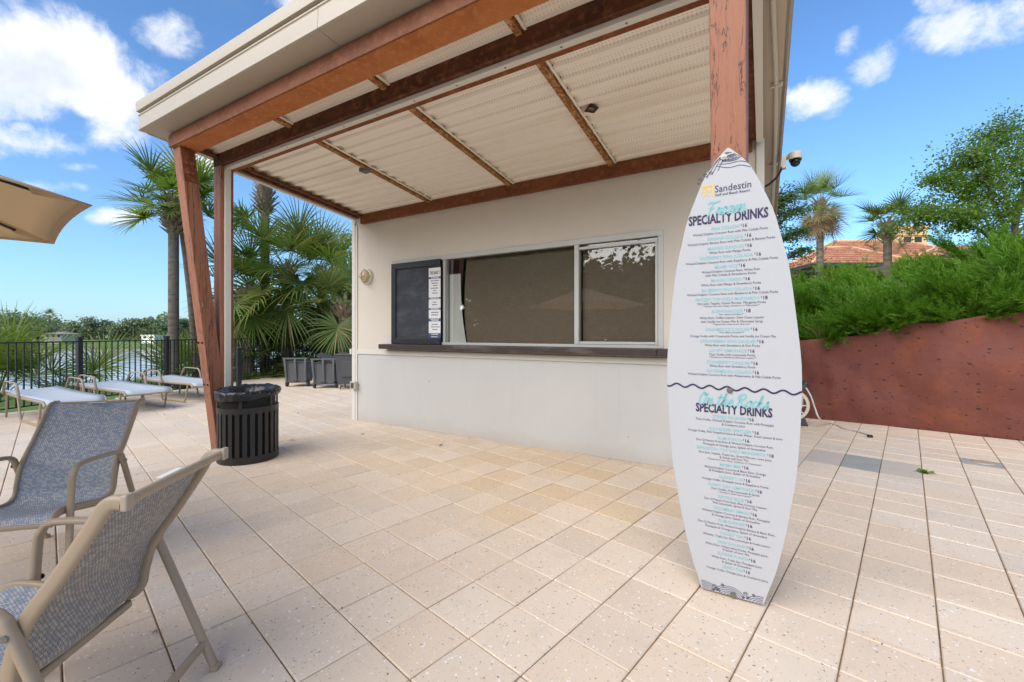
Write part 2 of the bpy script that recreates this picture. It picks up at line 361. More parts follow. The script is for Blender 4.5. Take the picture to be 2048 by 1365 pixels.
M['sling'] = mat('blue woven sling', (.2, .3, .45), .7, fn=sling([(.33, .39, .47), (.55, .57, .57), (.38, .42, .47), (.60, .54, .45), (.05, .065, .13)], 92.0))
M['sling_back'] = mat('grey woven sling back', (.2, .2, .2), .75, fn=sling([(.28, .28, .29), (.42, .40, .37), (.31, .31, .31), (.44, .39, .34), (.03, .035, .05)], 92.0))
M['sling_white'] = mat('pale blue white sling', (.50, .535, .57), .65, var=[(60, .4, .7, (.46, .50, .54), .5)])
M['canopy'] = mat('beige umbrella canvas', (.70, .585, .43), .85, var=[(120, .4, .7, (.66, .545, .39), .4)], trans=.6, ttint=(1, .95, .85))
M['canopy_top'] = M['canopy']
M['rib'] = mat('dark bronze rib', (.02, .014, .013), .5)
M['hose'] = mat('pale grey hose', (.55, .53, .50), .45)
M['reel_w'] = mat('cream plastic', (.55, .50, .42), .5)
M['reel'] = mat('dark grey plastic', (.045, .047, .055), .5)
M['cctv'] = mat('cream camera shell', (.56, .50, .38), .45)
M['lens'] = mat('smoked dome', (.006, .006, .009), .08)
M['globe'] = mat('yellowed globe glass', (.52, .38, .17), .25)
M['conduit'] = mat('beige conduit', (.58, .52, .43), .5)
# plants and ground
def leafmat(name, col, col2, trans=.3, rough=.5, dry=None):
    def fn(N, tc, c, b, nt):
        N('ObjectInfo'); rnd = nt.nodes[-1].outputs['Random']
        c = N.mix(rnd, col, col2)
        g = N('NewGeometry', 'Random Per Island'); c = N.mix(N.math('MULTIPLY', g, .55), c, tuple(x*1.7 for x in col2))
        if dry: c = N.mix(N.ramp(N.math('FRACT', N.math('MULTIPLY', g, 7.13)), 1-dry, 1-dry+.05), c, (.30, .23, .09))
        return c
    return mat(name, col, rough, fn=fn, trans=trans, spec=.35)
M['frond'] = leafmat('palm frond', (.10, .15, .030), (.07, .115, .024), .42, dry=.05)
M['frond_y'] = leafmat('yellow green palm frond', (.20, .24, .05), (.12, .17, .036), .38, dry=.07)
M['frond_grey'] = leafmat('grey green palm frond', (.12, .155, .055), (.09, .125, .04), .3, dry=.10)
M['frond_dead'] = leafmat('dead palm frond', (.32, .22, .13), (.22, .15, .09), .2)
M['boot'] = mat('palm leaf base', (.26, .20, .14), .85, var=[(8, .45, .7, (.46, .39, .31), .7)])
M['palm_trunk'] = mat('grey palm bark', (.155, .125, .105), .9, var=[((3, 3, 14), .45, .65, (.08, .062, .05), .8), (14, .55, .75, (.24, .21, .18), .6)], bump=((4, 4, 30), 1.0, 4))
M['bark'] = mat('brown bark', (.10, .075, .055), .9, var=[(8, .4, .7, (.06, .045, .035), .7)], bump=((18, 18, 4), .8, 4))
M['juniper'] = leafmat('bright green juniper', (.105, .215, .011), (.07, .16, .010), .28, .6)
M['broad'] = leafmat('small green leaves', (.115, .185, .022), (.085, .15, .02), .45, dry=.04)
M['cedar'] = leafmat('dark cedar green', (.060, .115, .016), (.045, .09, .016), .3)
M['far_green_hazed'] = leafmat('far tree green lifted for haze', (.165, .195, .115), (.13, .17, .105), .2)  # far foliage colour lightened to stand in for distance haze
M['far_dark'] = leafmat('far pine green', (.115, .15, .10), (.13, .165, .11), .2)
M['brown_twig'] = leafmat('dry brown twigs', (.16, .105, .06), (.11, .075, .04), .1)
def ground_fn(N, tc, c, b, nt):
    f = N.ramp(N.noise(tc, .05, 3.0), .42, .62); c = N.mix(f, c, (.10, .17, .03))
    c = N.mix(N.math('MULTIPLY', N.ramp(N.noise(tc, .9, 5.0), .45, .7), .5), c, (.05, .085, .02))
    s = N('SeparateXYZ', 0, None, Vector=tc); z = nt.nodes[-1].outputs[2]
    bank = N.math('MULTIPLY', N.ramp(z, -2.2, -2.45), 1.0); c = N.mix(bank, c, (.30, .26, .19))
    return c
M['grass'] = mat('mown grass', (.12, .20, .028), .9, fn=ground_fn, coord='World', bump=(6, .5, 4))
M['mulch'] = mat('mulch soil', (.07, .045, .03), .95, var=[(9, .45, .65, (.13, .08, .05), .7)], bump=(30, .8, 4))
def water_mat():
    m = mat('lake water', (.55, .565, .57), .14, bump=(1.6, .35, 4), coord='World', spec=.8); return m
M['water'] = water_mat()
def rock_fn(N, tc, c, b, nt):
    f = N.ramp(N.noise(tc, 1.2, 5.0, .6), .35, .7); c = N.mix(N.math('MULTIPLY', f, .75), c, (.165, .046, .032))
    f = N.ramp(N.noise(N.vec('ADD', tc, (9, 3, 1)), 2.6, 5.0, .65), .5, .72); c = N.mix(N.math('MULTIPLY', f, .7), c, (.20, .05, .016))
    f = N.ramp(N.noise(N.vec('ADD', tc, (2, 13, 5)), .9, 4.0, .6), .5, .72); c = N.mix(N.math('MULTIPLY', f, .6), c, (.065, .019, .014))
    vv = N.vec('ADD', N.vec('MULTIPLY', tc, (1.0, 1.0, 1.7)), N.vec('MULTIPLY', N('TexNoise', 'Color', None, Vector=tc, Scale=9.0, Detail=2.0), (.07, .07, .07)))
    holes_ = None
    for sc, th in ((11.0, .27), (20, .25)):
        vo = N('TexVoronoi', 'Distance', None, Vector=vv, Scale=float(sc)); vn = nt.nodes[-1]; pk = N('SeparateColor', 0, None, Color=vn.outputs['Color'])
        h = N.ramp(N.math('SUBTRACT', N.math('MULTIPLY', N.ramp(pk, .58, 1.0), th), vo), -.015, .02); holes_ = h if holes_ is None else N.math('MAXIMUM', holes_, h)
    c = N.mix(N.math('MULTIPLY', holes_, .93), c, (.028, .013, .01))
    hh = N.math('SUBTRACT', N.noise(tc, 6.0, 5.0), N.math('MULTIPLY', holes_, 1.2)); bn = N('Bump', Height=hh, Strength=.5, Distance=.03); nt.links.new(bn, b.inputs['Normal'])
    return c
M['rock'] = mat('red sculpted rock', (.125, .032, .021), .75, fn=rock_fn, coord='World')
def barrel_fn(N, tc, c, b, nt):
    f = N.ramp(N.noise(tc, 2.2, 4.0), .4, .65); c = N.mix(f, c, (.40, .20, .12)); return N.mix(N.math('MULTIPLY', N.ramp(N.noise(N.vec('ADD', tc, (5, 5, 5)), 3.4, 3.0), .5, .7), .7), c, (.17, .065, .04))
M['rooftile'] = mat('clay barrel tile', (.31, .125, .075), .8, fn=barrel_fn, coord='World')
M['ridge'] = mat('pale clay ridge tile', (.50, .29, .17), .8)
M['terracotta'] = mat('terracotta wall', (.38, .14, .085), .85, var=[(1, .4, .7, (.33, .12, .07), .6)])
M['green_trim'] = mat('dark green eave', (.015, .05, .04), .5)
M['tower'] = mat('apricot stucco', (.60, .42, .25), .85, var=[(1, .4, .7, (.56, .38, .22), .6)])
M['far_wall'] = mat('far pale wall', (.36, .34, .31), .8)
M['far_roof'] = mat('far grey roof', (.26, .23, .22), .8)
M['sand'] = mat('pale bank', (.42, .37, .29), .9)
def glassmat():
    m = bpy.data.materials.new('window glass'); m.use_nodes = True; nt = m.node_tree; nt.nodes.clear(); N = NT(nt)
    fr = N('Fresnel', IOR=1.5); t = N('BsdfTransparent', Color=(.95, .96, .95)); g = N('BsdfGlossy', Color=(1, 1, 1), Roughness=.015)
    ms = N('MixShader', _0=fr, _1=t, _2=g); nt.links.new(ms, nt.nodes.new('ShaderNodeOutputMaterial').inputs[0]); return m
M['glass'] = glassmat()
exec_parts = []

# ------------------------------------------------------------------ ground, water, patio
def sstep(a, b, x): t = min(1, max(0, (x-a)/(b-a))); return t*t*(3-2*t)
LX = [-900, -300, -240, -150, -124, -116, -110, -38, -31, -22, -14.4, -13.2]
LZ = [2.0, .5, -.5, -1.9, -2.25, -2.55, -4, -4, -2.6, -1.2, -.35, -.12]
def ground_z(x, y):
    xx = x+4*math.sin(y*.045+1)+1.5*math.sin(y*.21) if x < -20 else x
    z = float(np.interp(xx, LX, LZ)) if xx < -13.2 else -.12
    hill = sstep(8.75-.12*max(0, min(x, 8))*1.2, 9.2-.12*max(0, min(x, 8))*1.2, y)*sstep(-3.0, -.8, x)
    if hill > 0: z = z*(1-hill)+hill*(1.05+.17*max(0, min(x, 9))+.23*max(0, min(y, 16)-8.6))
    return z
gx = np.unique(np.concatenate([np.linspace(-900, -260, 9), np.linspace(-260, -40, 56), np.linspace(-40, -13, 40), np.linspace(-13, 14, 40), np.linspace(14, 500, 16)]))
gy = np.unique(np.concatenate([np.linspace(-500, -30, 10), np.linspace(-30, 8, 20), np.linspace(8, 20, 40), np.linspace(20, 200, 46), np.linspace(200, 900, 12)]))
V = [(x, y, ground_z(x, y)) for y in gy for x in gx]; nx = len(gx)
F = [(j*nx+i, j*nx+i+1, (j+1)*nx+i+1, (j+1)*nx+i) for j in range(len(gy)-1) for i in range(nx-1)]
g = MB(); g.add(V, F); structure('ground', g, M['grass'], 9)
w = MB(); w.grid(lambda a, b: (-125+98*a, -260+620*b, -2.5), 8, 20); structure('lake_water', w, M['water'])

FENCE = [(-9.2, -2.4), (-10.1, .1), (-10.72, 1.8), (-11.15, 2.85), (-11.62, 4.4), (-12.25, 5.6), (-12.72, 6.9), (-12.82, 8.15), (-12.38, 9.2), (-11.6, 10.6), (-10.6, 11.9)]
PATIO = [(x-.12, y) for x, y in FENCE]+[(-10.5, 11.9), (-4, 11.9), (-2, 8.55), (.5, 8.32), (2.8, 7.95), (5.5, 7.3), (9, 6.2), (9, -14), (-8, -14), (-8.6, -4)]
def inside(p, poly):
    c = False; n = len(poly)
    for i in range(n):
        a, b = poly[i], poly[(i+1) % n]
        if (a[1] > p[1]) != (b[1] > p[1]) and p[0] < (b[0]-a[0])*(p[1]-a[1])/(b[1]-a[1])+a[0]: c = not c
    return c
pm = MB(); pm.slab(PATIO, 'z', -.30, -.009)
patio = structure('patio', pm, M['grout'])
rng = random.Random(4)
STONES = {(8, 16): 'greige', (9, 16): 'slate', (10, 16): 'greige'}
TAN = {(1, 6), (3, 7), (3, 5), (4, 7), (5, 7), (6, 8), (2, 9), (4, 8), (3, 9), (5, 9), (7, 8), (0, 8)}
tm = MB(); h_ = TILE/2-.0030; c_ = h_-.004
for k, (e, z) in enumerate(((h_, -.03), (h_, -.004), (c_, 0))):
    tm.v += [tuple(BX*(sx*e)+AX*(sy*e)+Vector((0, 0, z))) for sx, sy in ((-1, -1), (1, -1), (1, 1), (-1, 1))]
tm.f = [(8, 9, 10, 11)]+[(a+j, a+(j+1) % 4, a+4+(j+1) % 4, a+4+j) for a in (0, 4) for j in range(4)]; tm.mi = [0]*len(tm.f)
tile_me = {k: tm.mesh('tile') for k in ('tile', 'tile_tan')}
for k, me in tile_me.items(): me.materials.append(M[k])
cells = []
for i in range(-36, 46):
    for j in range(-52, 40):
        joff = -.12 if i >= 8 else 0.0
        p = cpos(i+.5, j+.5+joff)
        if not inside(p, PATIO) or (-5.4 < p.x < -.1 and 4.7 < p.y < 7.4): continue
        if i in (8, 9, 10) and j in (15, 16, 17): continue
        if (i, j) == (12, 19): continue
        u, v, f = pix(p); vis = f > .3 and -40 < u < 2090 and 0 < v < 1400
        cells.append(((1/f**2) if vis else 0, i, j, joff, p))
cells.sort(key=lambda t: -t[0])
for n, (s, i, j, joff, p) in enumerate(cells[:294]):
    o = bpy.data.objects.new('tile', tile_me['tile_tan' if (i, j) in TAN else 'tile']); COL.objects.link(o); o.parent = patio
    o.location = (p.x, p.y, rng.uniform(-.0022, .0006)); o.rotation_euler = (rng.gauss(0, .0022), rng.gauss(0, .0022), rng.gauss(0, .0016))
rest = MB()
for (s, i, j, joff, p) in cells[294:]:
    dz = rng.uniform(-.0018, .0005); rest.add([(v[0]+p.x, v[1]+p.y, v[2]+dz) for v in tm.v], tm.f)
fo = part('tiles', rest, M['tile'], patio); fo['kind'] = 'stuff'
def slab_cell(name, i0, i1, j0, j1, m, z=-.001, label=None):
    b = MB(); e = .0035/TILE*1.0
    pts = [cpos(i0+e, j0+e), cpos(i1-e, j0+e), cpos(i1-e, j1-e), cpos(i0+e, j1-e)]
    b.slab([(p.x, p.y) for p in pts], 'z', -.03, z); return part(name, b, m, patio, None, .003, label)
for i in (8, 9, 10):
    slab_cell('stone_slab', i, i+1, 15.65, 17.65, M['slate' if i == 9 else 'greige'])
    slab_cell('tile', i, i+1, 17.65, 17.88, M['tile']); slab_cell('tile', i, i+1, 14.88, 15.65, M['tile'])
dr = slab_cell('drain_cover', 12, 13, 19, 20, M['slate'], -.004)
b = MB(); cc = cpos(12.55, 19.52); b.lathe([(0, .004), (.085, .004), (.09, -.004)], (cc.x, cc.y, 0), 24); part('drain_cap', b, M['cap'], dr)

# ------------------------------------------------------------------ bar building
WY = 4.4988; XL, XR = -5.44, -.04; SL = .10
def zc(y): return 3.14+SL*(4.45-y)          # underside of the roof deck
bar = thing('bar_building', 'cream poolside bar hut with rusty steel canopy and serving window', 'building', (-2.74, WY, 0))
wx0, wx1, wz0, wz1 = -4.645, -.88, 1.19, 2.383
b = MB(); b.box(XL, XR, WY, WY+.14, 0, 1.055); part('lower_wall', b, M['wall_low'], bar)
b = MB(); t = WY+.14
b.box(XL, wx0, WY, t, 1.055, 3.12); b.box(wx1, XR, WY, t, 1.055, 3.12); b.box(wx0, wx1, WY, t, 1.055, wz0); b.box(wx0, wx1, WY, t, wz1, 3.12); part('upper_wall', b, M['wall'], bar)
b = MB(); b.box(XL, XL+.14, WY+.142, 7.4, 0, 3.02); b.box(XR-.14, XR, WY+.142, 7.4, 0, 3.02); b.box(XL, XR, 7.402, 7.54, 0, 2.95); part('room_wall', b, M['wall'], bar)
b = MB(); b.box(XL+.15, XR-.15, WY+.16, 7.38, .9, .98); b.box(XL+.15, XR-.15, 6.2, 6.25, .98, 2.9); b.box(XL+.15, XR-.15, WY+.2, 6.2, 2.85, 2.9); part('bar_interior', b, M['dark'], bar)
b = MB(); b.box(XL-.065, XL+.004, WY-.022, WY+.11, 0, 3.10); part('corner_trim', b, M['trim'], bar, None, .004)
b = MB(); b.box(XL+.006, XL+.045, WY-.016, WY-.001, 0, 3.0); part('corner_trim', b, M['trim'], bar, None, .003)
b = MB(); b.box(XR-.02, XR+.045, WY-.022, WY+.11, 0, 3.10); part('corner_trim', b, M['trim'], bar, None, .004)
b = MB(); b.box(XL+.05, XR-.03, WY-.018, WY-.001, 1.025, 1.092); part('belt_trim', b, M['trim'], bar, None, .003)
b = MB(); b.box(XL-.11, XL-.067, WY-.03, WY+.12, 1.02, 1.10); part('belt_trim', b, M['trim'], bar, None, .003)
b = MB(); b.box(-4.78, -.905, WY-.155, WY-.002, 1.118, 1.186); cn = part('counter', b, M['counter'], bar, None, .008)
b = MB(); b.box(-.903, -.80, WY-.16, WY-.002, 1.116, 1.188); part('counter_end', b, M['counter'], cn, None, .006)
# serving window
win = thing('x', 'x', 'x'); bpy.data.objects.remove(win)
b = MB(); fw = .042; y0, y1 = WY-.014, WY+.07
b.box(wx0-.01, wx1+.01, y0, y1, wz1-fw-.012, wz1+.008); b.box(wx0-.01, wx0+.022, y0+.001, y1, wz0, wz1-fw-.013); b.box(wx1-fw, wx1+.01, y0+.001, y1, wz0, wz1-fw-.013); b.box(wx0+.023, wx1-fw-.001, y0+.001, y1, wz0-.002, wz0+.03)
for x, hw in ((-3.685, .019), (-1.80, .026)): b.box(x-hw, x+hw, y0-.002, y1-.002, wz0+.031, wz1-fw-.013)
frame = part('window', b, M['white_metal'], bar, None, .003)
b = MB(); b.box(-1.772, wx1-fw-.004, y0+.012, y1-.02, wz0+.034, wz0+.062); b.box(-1.772, wx1-fw-.004, y0+.012, y1-.02, wz1-.112, wz1-.082); b.box(wx1-fw-.03, wx1-fw-.004, y0+.012, y1-.02, wz0+.063, wz1-.113); part('sash', b, M['white_metal'], frame, None, .002)
b = MB(); b.box(-1.68-.0, -1.02, y0+.03, y1-.03, 1.0, 1.01)
for x0, x1 in ((wx0+.03, -3.706), (-3.664, -1.828), (-1.772, wx1-fw-.006)):
    b = MB(); b.box(x0, x1, WY+.030, WY+.034, wz0+.032, wz1-fw-.014); part('pane', b, M['glass'], frame)
b = MB(); b.box(-1.02, -.96, y0-.006, y0+.011, wz0+.036, wz0+.052); part('latch', b, M['white_metal'], frame, None, .003)

# roof: deck bays, beams, channels
BAYS = [-5.30, -3.905, -2.632, -1.39, -.11]
RX0, RX1, FY, BY = -5.58, .15, 1.88, 7.75
def deck(x0, x1, ya, yb):
    b = MB(); y = ya; prof = []; p = .152
    k0 = math.floor(ya/p); y = k0*p
    for k in range(k0, int(yb/p)+2):
        for dy, dz in ((0, 0), (.045, 0), (.060, .023), (.130, .023), (.146, 0)):
            yy = k*p+dy
            if ya <= yy <= yb: prof.append((yy, zc(yy)+dz))
    prof = [(ya, zc(ya))]+prof+[(yb, zc(yb))]
    n = len(prof)
    b.add([(x0, y, z) for y, z in prof]+[(x1, y, z) for y, z in prof], [(i, i+1, n+i+1, n+i) for i in range(n-1)])
    return b
for i in range(4):
    part('ceiling_panel', deck(BAYS[i], BAYS[i+1], 2.20, WY+.02), M['ceiling'], bar)
for i, x in enumerate(BAYS):
    w = .026 if 0 < i < 4 else .03
    b = MB(); L = [(2.2, zc(2.2)), (WY-.04, zc(WY-.04))]
    def sl(xa, xb, za, zb): b.add([(xx, y, z+zz) for xx in (xa, xb) for (y, z) in L for zz in (za, zb)], [(0, 1, 3, 2), (4, 6, 7, 5), (0, 4, 5, 1), (2, 3, 7, 6), (0, 2, 6, 4), (1, 5, 7, 3)])
    sl(x-w, x+w, -.035, .05); rf = part('rafter', b, M['rust_scale'], bar, None, .003)
    if i in (0, 4):
        b = MB(); q = x+.085 if i == 0 else x-.085; sl(min(x, q), max(x, q), -.042, -.0355); part('edge_strip', b, M['rust_dark'], rf)
    if 0 < i < 4:
        b = MB(); sl(x+w+.012, x+w+.03, -.014, -.001); part('edge_strip', b, M['ceiling'], rf)
        b = MB()
        for k in range(13):
            yy = 2.7+k*.14; b.box(x+w+.033, x+w+.039, yy, yy+.012, zc(yy)-.008, zc(yy)-.002)
        cl = part('fixing_clips', b, M['rib'], rf); cl['kind'] = 'stuff'
# wall beam, post beam, front beam
b = MB(); b.box(XL+.17, XR-.05, WY-.062, WY-.002, 2.998, 3.138); part('wall_beam', b, M['rust'], bar, None, .004)
bpy.data.objects['wall_beam'].data.materials[0] = rust('brown rusted steel', (.20, .07, .028), (.14, .045, .02), (.30, .115, .045))
b = MB(); b.box(-5.345, -.06, 2.462, 2.62, 3.212, 3.36)
pb = part('post_beam', b, M['rust_dark'], bar, None, .004)
b = MB(); b.box(-5.27, -.10, 2.505, 2.560, 3.178, 3.2115); part('white_track', b, M['trim'], pb, None, .002)
b = MB(); b.box(-5.30, -.09, 2.5625, 2.635, 3.196, 3.2110); part('flange', b, rust('flange rust', (.24, .075, .025), (.17, .05, .02), (.33, .12, .04)), pb)
b = MB(); x = -4.9
while x < -.2: b.lathe([(0, -.004), (.007, -.003), (.008, 0)], (x, 2.532, 3.178), 8); x += .42
part('screws', b, M['screw'], pb)['kind'] = 'stuff'
b = MB(); b.box(-5.352, -.055, 2.056, 2.262, 3.276, 3.405); fb = part('front_beam', b, M['rust'], bar, None, .006)
b = MB(); b.box(-5.354, -.053, 2.044, 2.0545, 3.279, 3.405); part('face_plate', b, M['rust_bronze'], fb, None, .003)
# side channels with white track, both sides
for sx, x in ((-1, -5.345), (1, -.06)):
    b = MB(); xa, xb = sorted((x, x-sx*.05)); L = [(2.63, zc(2.63)), (WY-.06, zc(WY-.06))]
    def sl(xa, xb, za, zb): b.add([(xx, y, z+zz) for xx in (xa, xb) for (y, z) in L for zz in (za, zb)], [(0, 1, 3, 2), (4, 6, 7, 5), (0, 4, 5, 1), (2, 3, 7, 6), (0, 2, 6, 4), (1, 5, 7, 3)])
    sl(xa, xb, -.06, .05); sc = part('side_channel', b, M['rust_dark'], bar)
    b = MB(); xa, xb = sorted((x+sx*.002, x+sx*.055)); sl(xa, xb, -.085, .03); part('white_track', b, M['trim'], sc, None, .003)
# soffits and fascias
def soffit_z(y): return 3.44-SL*(y-FY)
b = MB()
def sheet(x0, x1, ya, yb, t=.012): b.add([(x, y, soffit_z(y)+dz) for x in (x0, x1) for y in (ya, yb) for dz in (0, t)], [(0, 1, 3, 2), (4, 6, 7, 5), (0, 4, 5, 1), (2, 3, 7, 6), (0, 2, 6, 4), (1, 5, 7, 3)])
sheet(RX0+.01, -2.655, FY+.012, 2.085); part('soffit', b, M['fascia'], bar)
b = MB(); sheet(-2.648, RX1-.01, FY+.012, 2.085); part('soffit', b, M['fascia'], bar)
b = MB(); sheet(RX0+.01, -5.42, 2.09, BY-.02); part('soffit', b, M['soffit'], bar)
b = MB(); sheet(-.02, RX1-.01, 2.09, BY-.02); part('soffit', b, M['soffit'], bar)
def fprof(y, s=1):   # front fascia section (y outward negative)
    return [(FY, 3.438), (FY-.012, 3.444), (FY-.012, 3.500), (FY-.006, 3.505), (FY-.006, 3.585), (FY-.014, 3.592), (FY-.014, 3.602), (FY+.012, 3.606), (FY+.012, 3.622), (FY-.028, 3.627), (FY-.034, 3.70), (FY-.03, 3.725), (FY+.06, 3.73), (FY+.06, 3.44)]
for x0, x1 in ((RX0, -2.653), (-2.649, RX1)):
    b = MB(); b.slab(fprof(0), 'x', x0, x1); part('fascia', b, M['fascia'], bar, R(25))
for x, s in ((RX0, 1), (RX1, -1)):
    b = MB()
    for za, zb, o in ((.0, .165, 0), (.185, .285, -.018)):
        xa, xb = sorted((x+s*o, x+s*.03))
        b.add([(xx, y, soffit_z(y)+zz) for xx in (xa, xb) for y in (FY+.065, BY) for zz in (za, zb)], [(0, 1, 3, 2), (4, 6, 7, 5), (0, 4, 5, 1), (2, 3, 7, 6), (0, 2, 6, 4), (1, 5, 7, 3)])
    part('side_fascia', b, M['fascia'], bar)
b = MB(); b.add([(x, y, soffit_z(y)+zz) for x in (RX0+.035, RX1-.035) for y in (FY+.065, BY) for zz in (.17, .27)], [(0, 1, 3, 2), (4, 6, 7, 5), (0, 4, 5, 1), (2, 3, 7, 6), (0, 2, 6, 4), (1, 5, 7, 3)]); part('roof', b, M['fascia'], bar)
# posts
def post(x0, x1, kind):
    m = M['wood']
    if kind == 'up':
        b = MB(); b.box(x0, x1, 2.462, 2.602, 0, 3.211); p = part('post', b, m, bar, None, .006)
        tx = x1 if x0 < -3 else x0-.052
        return p
    e = .0 if x0 < -3 else .0145; ya0, ya1, yb0, yb1 = 2.44+e, 2.58+e, 2.075+e, 2.215+e
    b = MB(); xa, xb = x0-.003, x1+.003
    b.add([(x, y, z) for x in (xa, xb) for (y, z) in ((ya0, .012), (ya1, .012), (yb0, 3.275), (yb1, 3.275))], [(0, 1, 3, 2), (4, 6, 7, 5), (0, 4, 5, 1), (2, 3, 7, 6), (0, 2, 6, 4), (1, 5, 7, 3)])
    p = part('slanted_post', b, m, bar, None, .006)
    b = MB(); sl = (ya0-yb0)/3.263
    for z0, z1 in ((2.93, 3.274),):
        f = lambda z: ya0+(.012-z)*sl
        for x, d in ((xb, .006), (xa-.006, .006)):
            b.add([(xx, f(z)+dy, z) for xx in (x+.0005, x+d) for (dy, z) in ((.006, z0), (.134, z0), (.006, z1), (.134, z1))], [(0, 1, 3, 2), (4, 6, 7, 5), (0, 4, 5, 1), (2, 3, 7, 6), (0, 2, 6, 4), (1, 5, 7, 3)])
    br = part('bracket', b, rust('red brown plate', (.20, .065, .03), (.13, .04, .02), (.28, .10, .045)), p, None, .002)
    b = MB()
    for z in (3.02, 3.115):
        for dy in (.05, .095):
            b.lathe([(.019, 0), (.019, .004), (.012, .006), (.012, .014), (0, .015)], (xb+.006, f(z)+dy, z), 10, 'x')
    for z in (1.30, .62):
        for dy in (-.001,):
            pass
    part('bolts', b, M['rust_bronze'], p)['kind'] = 'stuff'
    b = MB()
    for z in (1.24, .78):
        for xx in (xa+.035, xb-.035): b.lathe([(.011, -.002), (.011, .006), (0, .006)], (xx, f(z)-.006, z), 8, 'y')
    if x0 < -3: part('bolt_holes', b, M['dark'], p)['kind'] = 'stuff'
    return p
for x0, x1 in ((-5.335, -5.192), (-.212, -.070)):
    post(x0, x1, 'up'); post(x0, x1, 'slant')
b = MB(); b.box(-5.190, -5.165, 2.500, 2.562, 0, 3.177); part('post_track', b, M['trim'], bar, None, .003)
b = MB(); b.box(-.243, -.214, 2.500, 2.562, 0, 3.177); part('post_track', b, M['trim'], bar, None, .003)
b = MB(); b.box(-.066, -.038, 2.12, 2.19, 2.84, 3.275); b.box(-.0375, -.012, 2.13, 2.18, 2.86, 3.1); part('bracket', b, M['rust_bronze'], bar, None, .003)
b = MB(); b.tube(crom([(.03, 2.3, 3.378), (.035, 2.6, 3.352), (.05, 3.05, 3.31), (.078, 3.75, 3.24), (.09, 4.5, 3.158), (.098, 6.4, 2.975), (.10, 6.6, 2.9), (.10, 6.62, 2.2)], 6), .016, 10); cdt = part('conduit', b, M['conduit'], bar, 9)
b = MB()
for y in (3.82, 5.2): b.box(.045, .125, y-.008, y+.008, soffit_z(y)-.036, soffit_z(y)-.001)
part('conduit_strap', b, M['conduit'], cdt, None, .004)

# things on the building
def lamp():
    c = (-5.175, WY, 2.198); t = thing('bulkhead_light', 'round caged wall light with yellowed globe beside the chalkboard', 'wall light', c)
    b = MB(); b.lathe([(.118, 0), (.118, -.03), (.112, -.042), (.098, -.046), (.095, -.02)], (c[0], c[1]-.001, c[2]), 28, 'y'); part('base_ring', b, M['trim'], t, R(40))
    b = MB(); b.lathe([(.098*math.cos(a), -.03-.085*math.sin(a)) for a in np.linspace(0, PI/2, 9)], (c[0], c[1], c[2]), 24, 'y'); part('globe', b, M['globe'], t, 9)
    b = MB()
    arc = lambda f: [f(a) for a in np.linspace(-PI/2, PI/2, 13)]
    b.tube(arc(lambda a: (c[0]+.108*math.sin(a), c[1]-.036-.088*math.cos(a), c[2]+.005)), .007, 6)
    b.tube(arc(lambda a: (c[0]-.012, c[1]-.036-.088*math.cos(a), c[2]+.108*math.sin(a))), .007, 6)
    b.tube([(c[0]+.072*math.cos(a), c[1]-.092, c[2]+.072*math.sin(a)) for a in np.linspace(0, 2*PI, 21)], .006, 6, cap=False); part('cage', b, M['trim'], t, 9)
lamp()
c = (-5.43, WY-.03, .545); t = thing('outlet_box', 'small cream electrical outlet box on the corner trim', 'outlet box', c)
b = MB(); b.box(-5.475, -5.37, WY-.085, WY-.024, .488, .602); part('housing', b, M['cctv'], t, None, .006)
b = MB(); b.box(-5.449, -5.428, WY-.092, WY-.0855, .505, .585); b.box(-5.412, -5.39, WY-.092, WY-.0855, .505, .585); part('socket_slot', b, M['can'], t)
# chalkboard standing on the counter
t = thing('chalkboard', 'black framed chalkboard standing on the counter behind a paper list', 'chalkboard', (-4.17, WY-.05, 1.188))
cx0, cx1, cz0, cz1 = -4.618, -3.722, 1.1885, 2.335
b = MB(); b.box(cx0+.06, cx1-.06, WY-.043, WY-.030, cz0+.06, cz1-.06); part('writing_surface', b, M['chalk'], t)
b = MB(); m_ = .085
for P in ([(cx0, cz0), (cx1, cz0), (cx1-m_, cz0+m_), (cx0+m_, cz0+m_)], [(cx1, cz0), (cx1, cz1), (cx1-m_, cz1-m_), (cx1-m_, cz0+m_)], [(cx1, cz1), (cx0, cz1), (cx0+m_, cz1-m_), (cx1-m_, cz1-m_)], [(cx0, cz1), (cx0, cz0), (cx0+m_, cz0+m_), (cx0+m_, cz1-m_)]):
    b.slab(P, 'y', WY-.064, WY-.0165)
part('board_frame', b, M['black'], t, None, .006)

